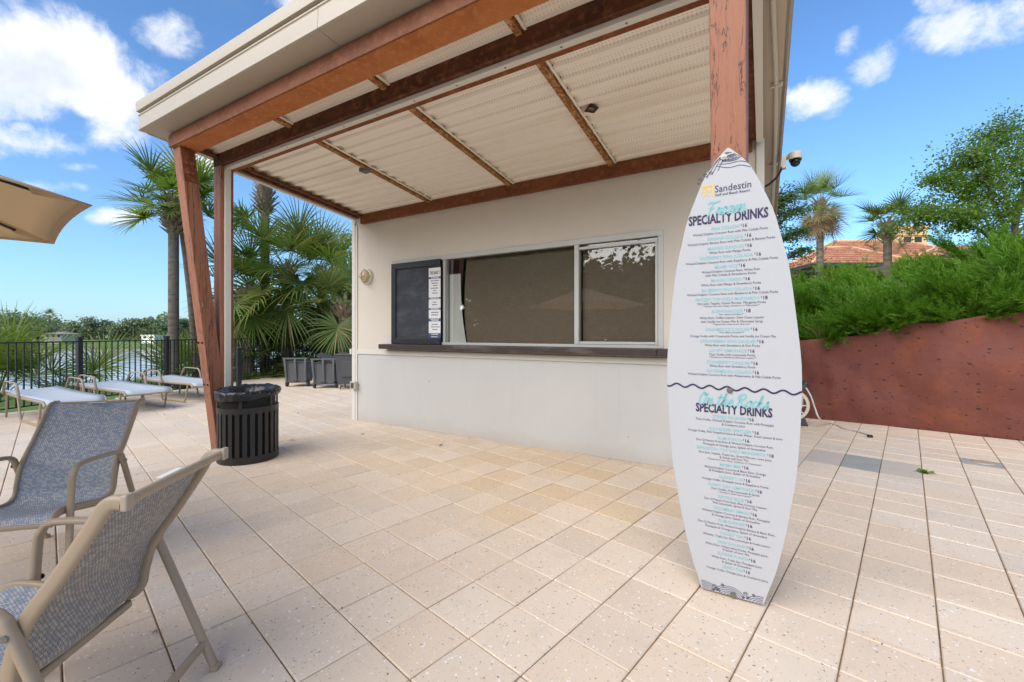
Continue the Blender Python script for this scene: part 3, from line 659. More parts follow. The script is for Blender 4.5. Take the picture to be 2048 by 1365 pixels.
# lettering -----------------------------------------------------------------
def glyphs(rows, mt, name, parent, place):
    """rows: (text, x_center, y_center, width, height_cap, bold, shear); place maps (x, y) to the local point"""
    tmp = []
    for (s, x, y, wdt, hc, bold, shear) in rows:
        cu = bpy.data.curves.new('t', 'FONT'); cu.body = s; cu.size = 1; cu.align_x = 'LEFT'; cu.offset = bold; cu.shear = shear; cu.resolution_u = 2; cu.fill_mode = 'FRONT'
        o = bpy.data.objects.new('t', cu); COL.objects.link(o); tmp.append((o, cu, x, y, wdt, hc))
    dg = bpy.context.evaluated_depsgraph_get(); dg.update()
    for (o, cu, x, y, wdt, hc) in tmp:
        b = MB(); me = bpy.data.meshes.new_from_object(o.evaluated_get(dg)); n = len(me.vertices)
        co = np.empty(n*3); me.vertices.foreach_get('co', co); co = co.reshape(-1, 3)
        lo, hi = co[:, 0].min(), co[:, 0].max(); kx = wdt/(hi-lo); ky = hc/.70 if hc else kx
        b.add([place(x-wdt/2+(p[0]-lo)*kx, y+(p[1]-.35)*ky) for p in co], [tuple(pl.vertices) for pl in me.polygons])
        bpy.data.meshes.remove(me); part(name, b, mt, parent)
    for (o, cu, *_) in tmp: bpy.data.objects.remove(o); bpy.data.curves.remove(cu)
def ribbon(b, pts, w, place):
    n = len(pts); L = []; Rr = []
    for i, p in enumerate(pts):
        q = (pts[min(i+1, n-1)][0]-pts[max(i-1, 0)][0], pts[min(i+1, n-1)][1]-pts[max(i-1, 0)][1]); l = math.hypot(*q) or 1; nx_, ny_ = -q[1]/l, q[0]/l
        L.append(place(p[0]+nx_*w/2, p[1]+ny_*w/2)); Rr.append(place(p[0]-nx_*w/2, p[1]-ny_*w/2))
    b.add(L+Rr, [(i, i+1, n+i+1, n+i) for i in range(n-1)])

# paper list on the chalkboard
px0, px1, pz0, pz1 = at_y(857.5, 606, WY-.068).x, at_y(881, 606, WY-.068).x, at_y(869, 677, WY-.068).z, at_y(869, 536, WY-.068).z
pl_ = thing('paper_list', 'tall narrow white drinks list with blue bands taped to the chalkboard', 'poster', ((px0+px1)/2, WY-.066, pz0))
b = MB(); b.box(px0, px1, WY-.0675, WY-.0655, pz0, pz1); part('sheet', b, M['paper'], pl_)
Hh = pz1-pz0; Wd = px1-px0
plc = lambda x, y: (x, WY-.0686, y)
for f0, f1 in ((.845, .872), (.555, .580), (.405, .428), (.240, .282), (.0, .072)):
    b = MB(); b.box(px0, px1, WY-.0681, WY-.0676, pz0+Hh*f0, pz0+Hh*f1); part('blue_band', b, M['blue_print'], pl_)
glyphs([('TIKI BAR', (px0+px1)/2-.012, pz0+Hh*.93, Wd*.68, .042, .02, 0)], M['can'], 'heading', pl_, plc)
b = MB(); ribbon(b, [(px1-.03+.016*math.cos(a)*(1-.1*a), pz0+Hh*.94+.022*math.sin(a)*(1-.1*a)) for a in np.linspace(-2, 4, 16)], .009, plc); part('flower_mark', b, M['orange_print'], pl_)
b = MB(); rr = random.Random(2)
for f in (.81, .775, .74, .705, .67, .635, .505, .47, .36, .325, .19, .155, .12):
    wl = Wd*rr.uniform(.2, .62)
    x = (px0+px1)/2-wl/2
    while x < (px0+px1)/2+wl/2: l = rr.uniform(.012, .03); b.box(x, min(x+l, px1-.01), WY-.0684, WY-.0677, pz0+Hh*f, pz0+Hh*f+.011); x += l+.006
part('small_print', b, M['ink'], pl_)['kind'] = 'stuff'
b = MB()
for f in (.852, .562, .411, .264, .247, .05, .015):
    wl = Wd*rr.uniform(.45, .75); x = (px0+px1)/2-wl/2
    while x < (px0+px1)/2+wl/2: l = rr.uniform(.012, .025); b.box(x, x+l, WY-.0687, WY-.0682, pz0+Hh*f, pz0+Hh*f+.011); x += l+.006
part('small_print', b, M['paper'], pl_)['kind'] = 'stuff'

# behind the glass
def curved(name, x0, x1, z0, z1, y, m, label, cat, bow=0, side=0):
    b = MB(); n = 14
    L = [(x0+(bow*math.sin(PI*i/n)**1.3 if side < 0 else 0)+(.035*(1-i/n)**3 if side < 0 else 0), z0+(z1-z0)*i/n) for i in range(n+1)]
    Rr = [(x1+(bow*(1-i/n)**2.2 if side > 0 else 0), z0+(z1-z0)*i/n) for i in range(n+1)]
    b.add([(p[0], y, p[1]) for p in L]+[(p[0], y, p[1]) for p in Rr], [(i, n+1+i, n+2+i, i+1) for i in range(n)])
    o = single(name, b, m, (x0, y, z0), label, cat); md = o.modifiers.new('thickness', 'SOLIDIFY'); md.thickness = .004
curved('roller_shade', at_y(934, 600, WY+.10).x, -1.84, 1.0, 2.42, WY+.10, M['shade'], 'wide brown woven shade behind the middle window pane', 'window shade', -.045, -1)
curved('roller_shade', -1.77, -.86, 1.0, 2.42, WY+.105, M['shade'], 'narrow brown woven shade behind the right sliding pane', 'window shade')
curved('white_panel', -3.66, at_y(921, 600, WY+.07).x, 1.19, at_y(905, 549, WY+.07).z, WY+.07, M['panel'], 'white board leaning inside the window next to the chalkboard', 'board', .10, 1)

# ceiling fittings
p = at_z(1183, 222, 3.22); zz = zc(p.y)
t = thing('downlight', 'small rusty square downlight in the canopy ceiling', 'ceiling light', (p.x, p.y, zz))
b = MB(); b.lathe([(.062, -.002), (.066, -.014), (.046, -.016), (.040, .0), (.036, .04)], (p.x, p.y, zz), 4); part('housing', b, M['rust_dark'], t, None, .006)
b = MB(); b.lathe([(0, -.008), (.034, -.004), (.036, .004)], (p.x, p.y, zz), 16); part('lens', b, M['screw'], t, 9)
p = at_z(733, 346, 3.19); zz = zc(p.y)
b = MB(); b.box(p.x-.075, p.x+.06, p.y-.05, p.y+.05, zz-.042, zz-.001); single('junction_box', b, M['bin'], (p.x, p.y, zz), 'small grey box on the canopy ceiling next to a rafter', 'junction box', None, None, .008)
# security camera
c = Vector((.16, 5.05, 3.03)); t = thing('security_camera', 'cream dome security camera hanging off the right roof edge', 'camera', tuple(c))
b = MB(); b.box(c.x-.005, c.x+.03, c.y-.035, c.y+.035, c.z-.05, c.z+.065); b.sweep(crom([c+Vector((.02, 0, .045)), c+Vector((.06, -.02, .062)), c+Vector((.10, -.045, .06))], 5), .04, .04, n=10); part('bracket', b, M['cctv'], t, R(40))
q = c+Vector((.105, -.045, .01)); b = MB(); b.lathe([(0, .070), (.046, .068), (.056, .058), (.058, .0), (.052, -.006)], tuple(q), 24); part('housing', b, M['cctv'], t, R(40))
b = MB(); b.lathe([(.055, -.005), (.052, -.018), (.040, -.022)], tuple(q), 24); b.lathe([(.045*math.cos(a), -.024-.050*math.sin(a)) for a in np.linspace(-.1, PI/2, 8)], tuple(q), 20); part('dome', b, M['lens'], t, R(50))
b = MB(); b.tube(crom([c+Vector((.0, 0, -.03)), c+Vector((-.05, .02, -.12)), c+Vector((-.15, .1, -.17)), c+Vector((-.22, .15, -.12))], 6), .011, 8); part('cable', b, M['black'], t, 9)

# ------------------------------------------------------------------ surfboard drinks menu
LEAN = (2.46-2.09)/3.27; BXC = -.141; la = math.atan(LEAN)
def bpt(x, s, out=0): return (BXC+x, 2.44-s*math.sin(la)-out*math.cos(la), s*math.cos(la)-out*math.sin(la))
HW = [(.010, .1405), (.044, .148), (.18, .190), (.27, .209), (.445, .240), (.575, .256), (.658, .270), (.86, .283), (1.06, .2895), (1.20, .2885), (1.31, .279), (1.56, .251), (1.67, .236), (1.79, .207), (1.907, .180), (1.975, .150), (2.045, .122), (2.11, .093), (2.155, .062), (2.19, .028), (2.206, .004)]
def hw(s): return float(np.interp(s, [a for a, _ in HW], [c for _, c in HW]))
ss = [.010+(2.196)*k/46 for k in range(47)]; hs = [hw(s) for s in ss]
hs = [hs[0]]+[(hs[i-1]+2*hs[i]+hs[i+1])/4 for i in range(1, 46)]+[hs[-1]]
outl = [(h, s) for s, h in zip(ss, hs)]+[(-h, s) for s, h in reversed(list(zip(ss, hs)))]
menu = thing('menu_board', 'tall white surfboard shaped drinks menu leaning on the right post', 'menu board', bpt(0, .01))
n = len(outl)
b = MB(); b.add([bpt(x, s, 0) for x, s in outl]+[bpt(x, s, -.012) for x, s in outl], [tuple(range(n))]+[tuple(range(n, 2*n))[::-1]]+[(i, n+i, n+(i+1) % n, (i+1) % n) for i in range(n)]); part('panel', b, M['board'], menu, None, .002)
face = lambda x, s: bpt(x, s, .0012)
face2 = lambda x, s: bpt(x, s, .0018)
MENU = """L|Sandestin|0.018|2.0308|0.149
S|Golf and Beach Resort|0.016|2.0035|0.144
P|PINA COLADA|-0.015|1.8500|0.117
$|$16|0.063|1.8500|0.026
d|Wicked Dolphin Coconut Rum with Piña Colada Purée|0.001|1.8285|0.312
P|BANANA COLADA|-0.015|1.8039|0.151
$|$16|0.080|1.8039|0.026
d|Wicked Dolphin Banana Rum with Piña Colada & Banana Purée|0.002|1.7843|0.364
P|MANGO DAIQUIRI|-0.014|1.7580|0.152
$|$16|0.082|1.7580|0.026
d|White Rum with Mango Purée|0.002|1.7382|0.173
P|RASPBERRY PINA COLADA|-0.013|1.7152|0.223
$|$16|0.118|1.7152|0.026
d|Wicked Dolphin Coconut Rum with Raspberry & Piña Colada Purée|0.003|1.6934|0.385
P|MIAMI VICE|-0.012|1.6693|0.097
$|$16|0.055|1.6693|0.026
d|Wicked Dolphin Coconut Rum, White Rum|0.004|1.6485|0.244
d|with Piña Colada & Strawberry Purée|0.004|1.6319|0.213
P|MANGO TANGO|-0.012|1.6068|0.131
$|$16|0.074|1.6068|0.026
d|White Rum with Mango & Strawberry Purée|0.004|1.5865|0.252
P|BLUBERRY PINA COLADA|-0.012|1.5610|0.213
$|$16|0.113|1.5610|0.027
d|Wicked Dolphin Coconut Rum with Blueberry & Piña Colada Purée|0.005|1.5415|0.383
P|FROZEN TOP SHELF MARGARITA|-0.011|1.5166|0.273
$|$18|0.144|1.5166|0.025
d|Don Julio Tequila, Grand Marnier, Margarita Purée|0.005|1.4972|0.287
i|**Choose from Lime, Mango, Strawberry or Watermelon**|0.006|1.4837|0.241
P|BUSHWHACKER|-0.009|1.4585|0.134
$|$18|0.076|1.4585|0.026
i|*has dairy product*|0.007|1.4434|0.108
d|White Rum, Coffee Liqueur, Dark Cacao Liqueur|0.006|1.4278|0.273
d|with Vanilla Ice Cream Mix & Chocolate Syrup|0.006|1.4093|0.262
i|*Topped with a float of with dark rum*|0.008|1.3961|0.160
P|DREAMSICLE DAQUIRI|-0.009|1.3716|0.188
$|$16|0.104|1.3716|0.026
i|*has dairy product*|0.008|1.3569|0.108
d|Orange Vodka with Creamsicle Purée and Vanilla Ice Cream Mix|0.007|1.3388|0.364
P|STRAWBEERY KIWI DAQUIRI|-0.009|1.3142|0.238
$|$16|0.129|1.3142|0.026
d|White Rum with Strawberry & Kiwi Purée|0.008|1.2944|0.235
P|LOOPY LEMONADE|-0.008|1.2692|0.161
$|$16|0.092|1.2692|0.026
d|Titos Vodka with Lemonade Purée|0.008|1.2494|0.197
i|**Strawberry or Blueberry added upon request**|0.010|1.2361|0.201
P|STAWBERRY DAIQUIRI|-0.007|1.2113|0.187
$|$16|0.105|1.2113|0.026
d|White Rum with Strawberry Purée|0.009|1.1928|0.196
P|WATERMELON COLADA|-0.006|1.1675|0.197
$|$16|0.110|1.1675|0.026
d|Wicked Dolphin Coconut Rum with Watermelon & Piña Colada Purée|0.009|1.1483|0.396
P|STRESS RELIEVER|-0.004|0.9394|0.145
$|$16|0.088|0.9394|0.026
d|Titos Vodka, Wicked Dolphin Coconut Rum with Pineapple|0.013|0.9203|0.336
d|& Cranberry Juice|0.013|0.9029|0.100
P|SUN KISSED SPRITZER|-0.002|0.8770|0.185
$|$16|0.109|0.8770|0.026
d|Orange Vodka, Pink Grapefruit Juice & Soda Water, Fresh Lemon & Lime|0.012|0.8592|0.409
P|RUM PUNCH|-0.002|0.8327|0.105
$|$16|0.069|0.8327|0.026
d|Don Q Passion Fruit Rum & Wicked Dolphin Coconut Rum,|0.013|0.8140|0.334
d|Pineapple & Orange Juice, Splash of Grenadine|0.013|0.7960|0.269
P|SANDESTIN  TOP SHELF MARGARITA|-0.001|0.7730|0.305
$|$18|0.169|0.7730|0.025
d|Don Julio Tequila, Triple Sec, Grand Marnier, Lime Juice|0.015|0.7508|0.314
d|& Sweet and Sour Mix|0.015|0.7353|0.126
i|*Choose From Lime, Mango, Strawberry Or Watermelon*|0.015|0.7207|0.236
P|MAMA MIA|-0.001|0.6981|0.093
$|$16|0.065|0.6981|0.027
d|Wicked Dolphin Coconut & Black Rum, Orange|0.015|0.6770|0.268
d|& Pineapple Juice, Splash of Grenadine|0.015|0.6612|0.223
P|SURFER'S 10|0.000|0.6341|0.106
$|$16|0.072|0.6341|0.027
d|Orange Vodka, Pineapple Juice & Raspberry Purée|0.016|0.6146|0.288
P|SUNNY DAY LEMONADE|-0.000|0.5881|0.203
$|$16|0.121|0.5881|0.026
d|Tito's Vodka, Pink Lemonade & Sprite|0.017|0.5683|0.212
i|**Strawberry added upon request**|0.018|0.5546|0.148
P|RIPTIDE BLUE|0.001|0.5300|0.114
$|$16|0.078|0.5300|0.027
d|Don Q Passion Fruit Rum, Blue Curacao Liqueur,|0.017|0.5101|0.275
d|Pink Lemonade, Sprite & Sour Mix|0.017|0.4943|0.195
P|GOOMBAY SMASH|0.002|0.4673|0.158
$|$16|0.100|0.4673|0.026
d|Wicked Dolphin Coconut & Banana Rum, Pineapple|0.017|0.4464|0.297
d|& Orange Juice, Splash of Grenadine|0.019|0.4291|0.210
P|RUM RUNNER|0.003|0.4048|0.116
$|$16|0.080|0.4048|0.027
d|Don Q Passion Fruit, Wicked Dolphin Banana & Black Rum,|0.018|0.3826|0.338
d|Pineapple & Orange Juice, Splash of Grenadine|0.019|0.3641|0.272
P|SUNSET TEA|0.003|0.3392|0.104
$|$16|0.074|0.3392|0.027
d|Whiskey, Triple Sec, Pink Lemonade & Fresh Lemon|0.019|0.3188|0.295
P|PINK DOLPHIN|0.004|0.2899|0.126
$|$16|0.086|0.2899|0.027
d|White Rum, Watermelon Purée, Pineapple Juice,|0.020|0.2693|0.278
d|& Splash of Sour Mix|0.021|0.2535|0.119
P|SUNRISE PUNCH|0.005|0.2287|0.138
$|$16|0.093|0.2287|0.027
d|White Rum, Triple Sec, Pineapple Juice|0.021|0.2043|0.223
d|& Splash of Grenadine|0.022|0.1866|0.129
P|LEAKY TIKI|0.006|0.1620|0.092
$|$16|0.070|0.1620|0.027
d|Orange Vodka, Orange Juice & Cranberry Juice|0.022|0.1389|0.274
F|Frozen|-0.008|1.9377|0.175
H|SPECIALTY DRINKS|-0.007|1.8972|0.332
F|On the Rocks|0.013|1.0225|0.313
H|SPECIALTY DRINKS|0.011|0.9802|0.330"""
teal, navy, pur = [], [], []
for ln in MENU.strip().split('\n'):
    st, tx, x, s, w_ = ln.split('|'); x, s, w_ = float(x), float(s), float(w_)
    if st == 'P': teal.append((tx, x, s, w_, .0150, .012, 0))
    elif st == '$': navy.append((tx[0], x-w_*.46, s+.004, w_*.16, .0085, 0, 0)); navy.append((tx[1:], x+w_*.15, s, w_*.66, .0155, .02, 0))
    elif st == 'd': navy.append((tx, x, s, w_, .0112, 0, 0))
    elif st == 'i': navy.append((tx, x, s, w_, .0075, 0, .22))
    elif st == 'L': navy.append((tx, x, s, w_, .031, .006, 0))
    elif st == 'S': navy.append((tx, x, s, w_, .0115, .012, 0))
    elif st == 'H': pur.append((tx, x, s, w_, .042, .035, 0))
glyphs(teal, M['teal'], 'teal_print', menu, face); glyphs(navy, M['ink'], 'ink_print', menu, face); glyphs(pur, M['navy'], 'heading_print', menu, face)
# brush script headings, drawn stroke by stroke (x height = 1)
SC = {
 'F': (1.5, [[(.0, 1.55), (.15, 1.8), (.6, 1.75), (1.1, 1.72), (1.75, 1.9)], [(.75, 1.72), (.55, .9), (.35, .1), (.1, -.35)], [(.25, .85), (.7, .95), (1.05, .95)]]),
 'r': (.8, [[(.0, .3), (.2, .8), (.3, 1.0), (.35, .75), (.6, .85), (.68, .75), (.5, .2), (.6, 0), (.85, .3)]]),
 'o': (.95, [[(.65, .85), (.4, .98), (.1, .6), (.1, .15), (.4, 0), (.7, .35), (.7, .8), (.6, .95), (.75, .75), (1.0, .75)]]),
 'z': (.9, [[(.1, .9), (.45, .98), (.75, .9), (.4, .45), (.05, .02), (.4, .1), (.75, .02), (.95, .25)]]),
 'e': (.85, [[(.05, .4), (.45, .55), (.6, .85), (.4, .98), (.12, .65), (.12, .2), (.4, 0), (.85, .35)]]),
 'n': (1.1, [[(.0, .9), (.12, .98), (.1, .5), (.02, .0), (.25, .6), (.6, .97), (.7, .8), (.6, .2), (.7, 0), (1.1, .35)]]),
 'O': (1.5, [[(.9, 1.85), (.45, 1.7), (.1, 1.0), (.15, .25), (.55, 0), (1.0, .5), (1.15, 1.2), (.95, 1.75), (.7, 1.7), (.75, 1.45), (1.2, 1.55), (1.45, 1.7)]]),
 't': (.75, [[(.45, 1.75), (.25, .9), (.15, .2), (.35, 0), (.75, .35)], [(-.1, 1.15), (.35, 1.2), (.9, 1.3)]]),
 'h': (1.1, [[(.1, .2), (.4, 1.2), (.5, 1.75), (.35, 1.7), (.15, .7), (.02, 0), (.25, .6), (.6, .95), (.68, .75), (.58, .2), (.7, 0), (1.1, .35)]]),
 'R': (1.45, [[(.35, 1.6), (.25, .8), (.05, 0)], [(-.1, 1.2), (.1, 1.7), (.7, 1.9), (1.15, 1.6), (.85, 1.1), (.35, .95), (.75, .5), (1.1, .05), (1.45, .25)]]),
 'c': (.8, [[(.6, .8), (.4, .98), (.12, .6), (.14, .15), (.4, 0), (.8, .35)]]),
 'k': (1.0, [[(.1, .2), (.4, 1.2), (.5, 1.75), (.35, 1.7), (.15, .7), (.02, 0)], [(.1, .5), (.45, .9), (.6, .75), (.25, .5), (.6, .0), (1.0, .3)]]),
 's': (.8, [[(.0, .1), (.4, .8), (.5, 1.05), (.45, .8), (.62, .4), (.4, 0), (.1, .1), (.3, .2), (.75, .3)]]), ' ': (.55, [])}
for word, xc, sc_, wd in [(l.split('|')[1], *map(float, l.split('|')[2:])) for l in MENU.strip().split('\n') if l[0] == 'F']:
    b = MB(); tot = sum(SC[c][0] for c in word); k = wd/(tot+.35); x = 0
    for c in word:
        for st in SC[c][1]:
            cr = crom([(a+q*.28, q, 0) for a, q in st], 5)
            ribbon(b, [(xc-wd/2+(x+p.x)*k, sc_+(p.y-.75)*k*1.22) for p in cr], k*.25, face2)
        x += SC[c][0]
    part('script_print', b, M['teal'], menu)
# wavy divider, logo, screws, waves at both ends
b = MB(); N_ = 120; hw0 = hw(1.085)
ribbon(b, [(-hw0+2*hw0*i/N_, 1.087-.006*i/N_+.0085*math.cos(2*PI*(i/N_*7.55-.62))) for i in range(N_+1)], .0085, face); part('wavy_line', b, M['navy'], menu)
b = MB(); lx, ls, le = -.0885, 2.026, .0245
ribbon(b, [(lx-le, ls+le), (lx+le, ls+le)], .007, face); ribbon(b, [(lx+le, ls+le), (lx+le, ls-le)], .007, face); ribbon(b, [(lx+.004, ls+le-.004), (lx-le, ls+le-.012)], .004, face)
for a in (90, 18, 162, 234, 306):
    ca, sa = math.cos(R(a)), math.sin(R(a)); o = (lx-.003, ls-.004)
    b.add([face(o[0]+ca*r-sa*t, o[1]+sa*r+ca*t) for r, t in ((.003, 0), (.014, .0055), (.024, 0), (.014, -.0055))], [(0, 1, 2, 3)])
part('star_logo', b, M['gold'], menu)
b = MB()
def arcs(cx, cs, rx, ry, n_, a0=0, a1=PI, w_=.0028):
    for k in range(n_):
        f = 1-k/(n_+.5); run = []
        for a in np.linspace(a0, a1, 22):
            x, s = cx+rx*f*math.cos(a), cs+ry*f*math.sin(a)
            if s > .012 and s < 2.2 and abs(x) < hw(s)-.004: run.append((x, s))
            else:
                if len(run) > 2: ribbon(b, run, w_, face)
                run = []
        if len(run) > 2: ribbon(b, run, w_, face)
def curl(cx, cs, r, d=1, turns=1.6):
    ribbon(b, [(cx+d*r*(1-.8*t)*math.cos(2*PI*turns*t), cs+r*(1-.8*t)*math.sin(2*PI*turns*t)) for t in np.linspace(0, 1, 26)], .0028, face)
arcs(-.135, .005, .085, .052, 6); arcs(-.01, .003, .072, .058, 6); arcs(.135, .004, .070, .047, 5)
for cx, cs, r, d in ((-.078, .040, .012, 1), (-.062, .027, .009, 1), (-.083, .020, .008, 1), (.062, .044, .011, 1), (.072, .026, .009, 1), (.052, .020, .007, 1), (-.04, .058, .008, -1), (.098, .047, .007, -1)): curl(cx, cs, r, d)
part('wave_print', b, M['ink'], menu); b = MB()
for k in range(0, 7, 2):      # tall breaking wave at the nose
    c0 = [(-.115+.012*k, 2.075+.006*k), (-.085+.011*k, 2.115+.008*k), (-.05+.007*k, 2.155+.005*k), (-.01+.004*k, 2.188-.001*k)]
    run = [(p.x, p.y) for p in crom([(*q, 0) for q in c0], 5) if abs(p.x) < hw(p.y)-.003]
    if len(run) > 2: ribbon(b, run, .0026, face)
    run = [(p.x, p.y) for p in crom([(-.05+.006*k, 2.135+.003*k, 0), (-.0, 2.118+.009*k, 0), (.05, 2.120+.009*k, 0), (.09-.004*k, 2.105+.010*k, 0)], 5) if abs(p.x) < hw(p.y)-.003]
    if len(run) > 2: ribbon(b, run, .0026, face)
for r in (.024, .016, .008): ribbon(b, [(.012+r*1.5*math.cos(a), 2.158+r*.55*math.sin(a)) for a in np.linspace(.3, 5.9, 20)], .0024, face)
for cx, cs, r in ((-.095, 2.098, .010), (-.073, 2.106, .009), (-.118, 2.082, .009), (-.125, 2.066, .006)): curl(cx, cs, r, -1, 1.2)
part('wave_print', b, M['ink'], menu)
for x, s in ((-.018, 2.170), (0, 1.075), (.008, .022)):
    b = MB(); o = bpt(x, s, 0); b.lathe([(.0, -.006), (.008, -.0055), (.0085, -.003), (.014, -.003), (.0145, 0)], (0, 0, 0), 14, 'y')
    b.v = [(p[0]+o[0], p[1]+o[1]-.001, p[2]+o[2]) for p in b.v]; part('screw', b, M['screw'], menu, R(30))

# ------------------------------------------------------------------ litter bin, wheeled bins, bollard, fence
def slatted_bin():
    c = Vector((-4.79, 2.55, 0)); r = .285; t = thing('litter_bin', 'round black slatted litter bin lined with a shiny black bag', 'litter bin', tuple(c))
    C = tuple(c)
    b = MB(); b.lathe([(r-.012, 0), (r, 0), (r+.004, .01), (r+.004, .075), (r-.012, .078), (r-.012, 0)], C, 40); part('base_ring', b, M['can'], t, R(40))
    b = MB(); b.lathe([(r-.010, .515), (r+.003, .515), (r+.003, .575), (r-.010, .575), (r-.010, .515)], C, 40); b.lathe([(r-.010, .675), (r+.002, .675), (r+.002, .715), (r-.010, .715), (r-.010, .675)], C, 40); part('top_ring', b, M['can'], t, R(40))
    sm = MB(); sm.box(-.0205, .0205, -.004, .004, .07, .53); me = sm.mesh('slat')
    for k in range(26):
        a = 2*PI*(k+.5)/26; o = link('slat', me, M['can'], t); o.location = (r*math.cos(a)*.985, r*math.sin(a)*.985, 0); o.rotation_euler = (0, 0, a+PI/2)
    sm = MB(); sm.box(-.016, .016, -.004, .004, .57, .68); me = sm.mesh('upright')
    for k in range(6):
        a = 2*PI*(k+.3)/6; o = link('upright', me, M['can'], t); o.location = (r*math.cos(a), r*math.sin(a), 0); o.rotation_euler = (0, 0, a+PI/2)
    b = MB(); n = 130                                   # expanded mesh band
    for q in (1, -1):
        for k in range(n):
            P = [(r-.006, 2*PI*(k+q*i*.8)/n, .577+.098*i/4) for i in range(5)]
            L = [(c.x+a*math.cos(h), c.y+a*math.sin(h), z) for a, h, z in P]; U = [(p[0], p[1], p[2]+.0045) for p in L]
            b.add(L+U, [(i, i+1, 6+i, 5+i) for i in range(4)])
    part('mesh_band', b, M['can'], t)['kind'] = 'stuff'
    b = MB(); b.lathe([(r-.03, .02), (r-.03, .70)], C, 32); b.lathe([(0, .02), (r-.03, .02)], C, 32); part('liner', b, M['void'], t, 9)
    rr = random.Random(8); b = MB(); n = 72
    def bag(u, v):                                      # crumpled bag folded over the rim
        a = 2*PI*u; k = v
        prof = [(r+.010, .678), (r+.014, .695), (r+.019, .716), (r+.014, .745), (r-.01, .757), (r-.055, .745), (r-.10, .69), (r-.12, .60)]
        i = min(int(k*7), 6); f = k*7-i; rad = prof[i][0]*(1-f)+prof[i+1][0]*f; z = prof[i][1]*(1-f)+prof[i+1][1]*f
        w = math.sin(7*a+1)*.5+math.sin(13*a+k*4)*.35+math.sin(23*a-k*9)*.3+math.sin(41*a+k*15)*.25
        z += (.022*(math.sin(2*a+.6)+.4*math.sin(5*a)) if k < .25 else .006*w)+.012*math.sin(a-.7)
        rad += .007*w
        return (c.x+rad*math.cos(a), c.y+rad*math.sin(a), z)
    b.grid(bag, n*2, 14); part('bag', b, M['bag'], t, 9)
slatted_bin()

def wheeled(loc, rz, label, dark=False, h=.70):
    t = thing('wheeled_bin', label, 'wheeled bin', tuple(loc), rz, 'wheeled bins by the rear fence')
    m = M['bin_dark'] if dark else M['bin']
    w0, d0, w1, d1 = (.24, .22, .29, .27)
    b = MB()
    if dark:
        b.add([(-w0, -d0, .13), (w0, -d0, .13), (w0, d0, .13), (-w0, d0, .13), (-w1, -d1, h+.11), (w1, -d1, h+.11), (w1, d1, h+.11), (-w1, d1, h+.11)], [(0, 3, 2, 1), (0, 1, 5, 4), (1, 2, 6, 5), (2, 3, 7, 6), (3, 0, 4, 7)])
        part('body', b, m, t, None, .02)
        b = MB(); b.box(-.14, .14, -.262, -.235, .30, h-.02); part('front_panel', b, m, t, None, .01)
        b = MB(); b.box(-w1-.02, w1+.02, -d1-.02, d1+.02, h+.112, h+.15); part('lid', b, M['bin_dark'], t, None, .012)
        for x in (-.2, .2):
            for y in (-.17, .17):
                b = MB(); b.lathe([(0, -.018), (.05, -.016), (.055, 0), (.05, .016), (0, .018)], (x, y, .055), 14, 'x'); wl = part('caster', b, M['cap'], t, R(40))
                b = MB(); b.box(x-.03, x+.03, y-.02, y+.02, .09, .135); part('fork', b, M['screw'], wl)
    else:
        b.add([(-w0, -d0, .10), (w0, -d0, .10), (w0, d0, .10), (-w0, d0, .10), (-w1+.02, -d1+.03, h-.10), (w1-.02, -d1+.03, h-.10), (w1-.02, d1, h-.10), (-w1+.02, d1, h-.10)], [(0, 3, 2, 1), (0, 1, 5, 4), (1, 2, 6, 5), (2, 3, 7, 6), (3, 0, 4, 7)])
        part('body', b, m, t, None, .03)
        b = MB(); b.box(-w1+.01, w1-.01, -d1+.02, d1, h-.098, h-.075); part('rim', b, M['bin_dark'], t, None, .008)
        for x in (-.245, .0, .245):                    # frame arms raking forward to the push handle
            b = MB(); b.sweep([(x*.92, -d0-.012, .16), (x, -d1-.045, h-.02), (x, -d1-.03, h)], .05, .04, n=8); part('handle_arm', b, m, t, R(40))
        b = MB(); b.sweep([(-w1, -d1-.03, h+.012), (w1, -d1-.03, h+.012)], .045, .04, (0, 1, 0), n=8); part('handle_bar', b, m, t, R(40))
        b = MB(); b.box(-.07, .07, -d0-.006, -d0+.01, .105, .16); part('foot_recess', b, M['tyre'], t)
        for x in (-w0-.012, w0+.012):
            b = MB(); b.lathe([(0, -.024), (.045, -.024), (.075, -.022), (.08, 0), (.075, .022), (.045, .024), (0, .024)], (x, -.13, .08), 20, 'x'); wl = part('wheel', b, M['tyre'], t, R(40))
            b = MB(); b.lathe([(0, -.029), (.036, -.028), (.04, -.0245), (.04, .0245), (.036, .028), (0, .029)], (x, -.13, .08), 16, 'x'); part('hub', b, M['bin'], wl, R(40))
    return t
brz = R(37)
p = at_z(592, 773); wheeled((p.x, p.y+.1, 0), brz, 'grey wheeled bin without a lid, nearest the litter bin')
p = at_z(647, 776); w2 = wheeled((p.x, p.y+.1, 0), brz, 'grey wheeled bin with a dark lid lying across its handle')
q = (p.x+.13, p.y+.02, .74)
b = MB(); b.box(-.21, .21, -.15, .15, -.02, .02); b.box(-.23, .23, -.17, .17, .021, .03)
for k in range(4): b.box(-.2+.11*k, -.13+.11*k, -.165, -.151, -.03, .02)
o = link('bin_lid', b.mesh('bin_lid'), M['bin_dark'], None, None, .006); o.location = q; o.rotation_euler = (R(8), R(19), brz); tag(o, 'loose dark bin lid lying tilted across the middle wheeled bin', 'bin lid')
p = at_z(692, 778); wheeled((p.x+.02, p.y+.12, 0), R(34), 'tall charcoal bin with a closed lid by the hut corner', True)
b = MB(); b.box(-.045, .045, -.045, .045, 0, .99); o = tag(link('bollard', b.mesh('bollard'), M['fence'], None, None, .004), 'short square black post standing alone behind the litter bin', 'post'); o.location = (-10.75, 5.5, 0)
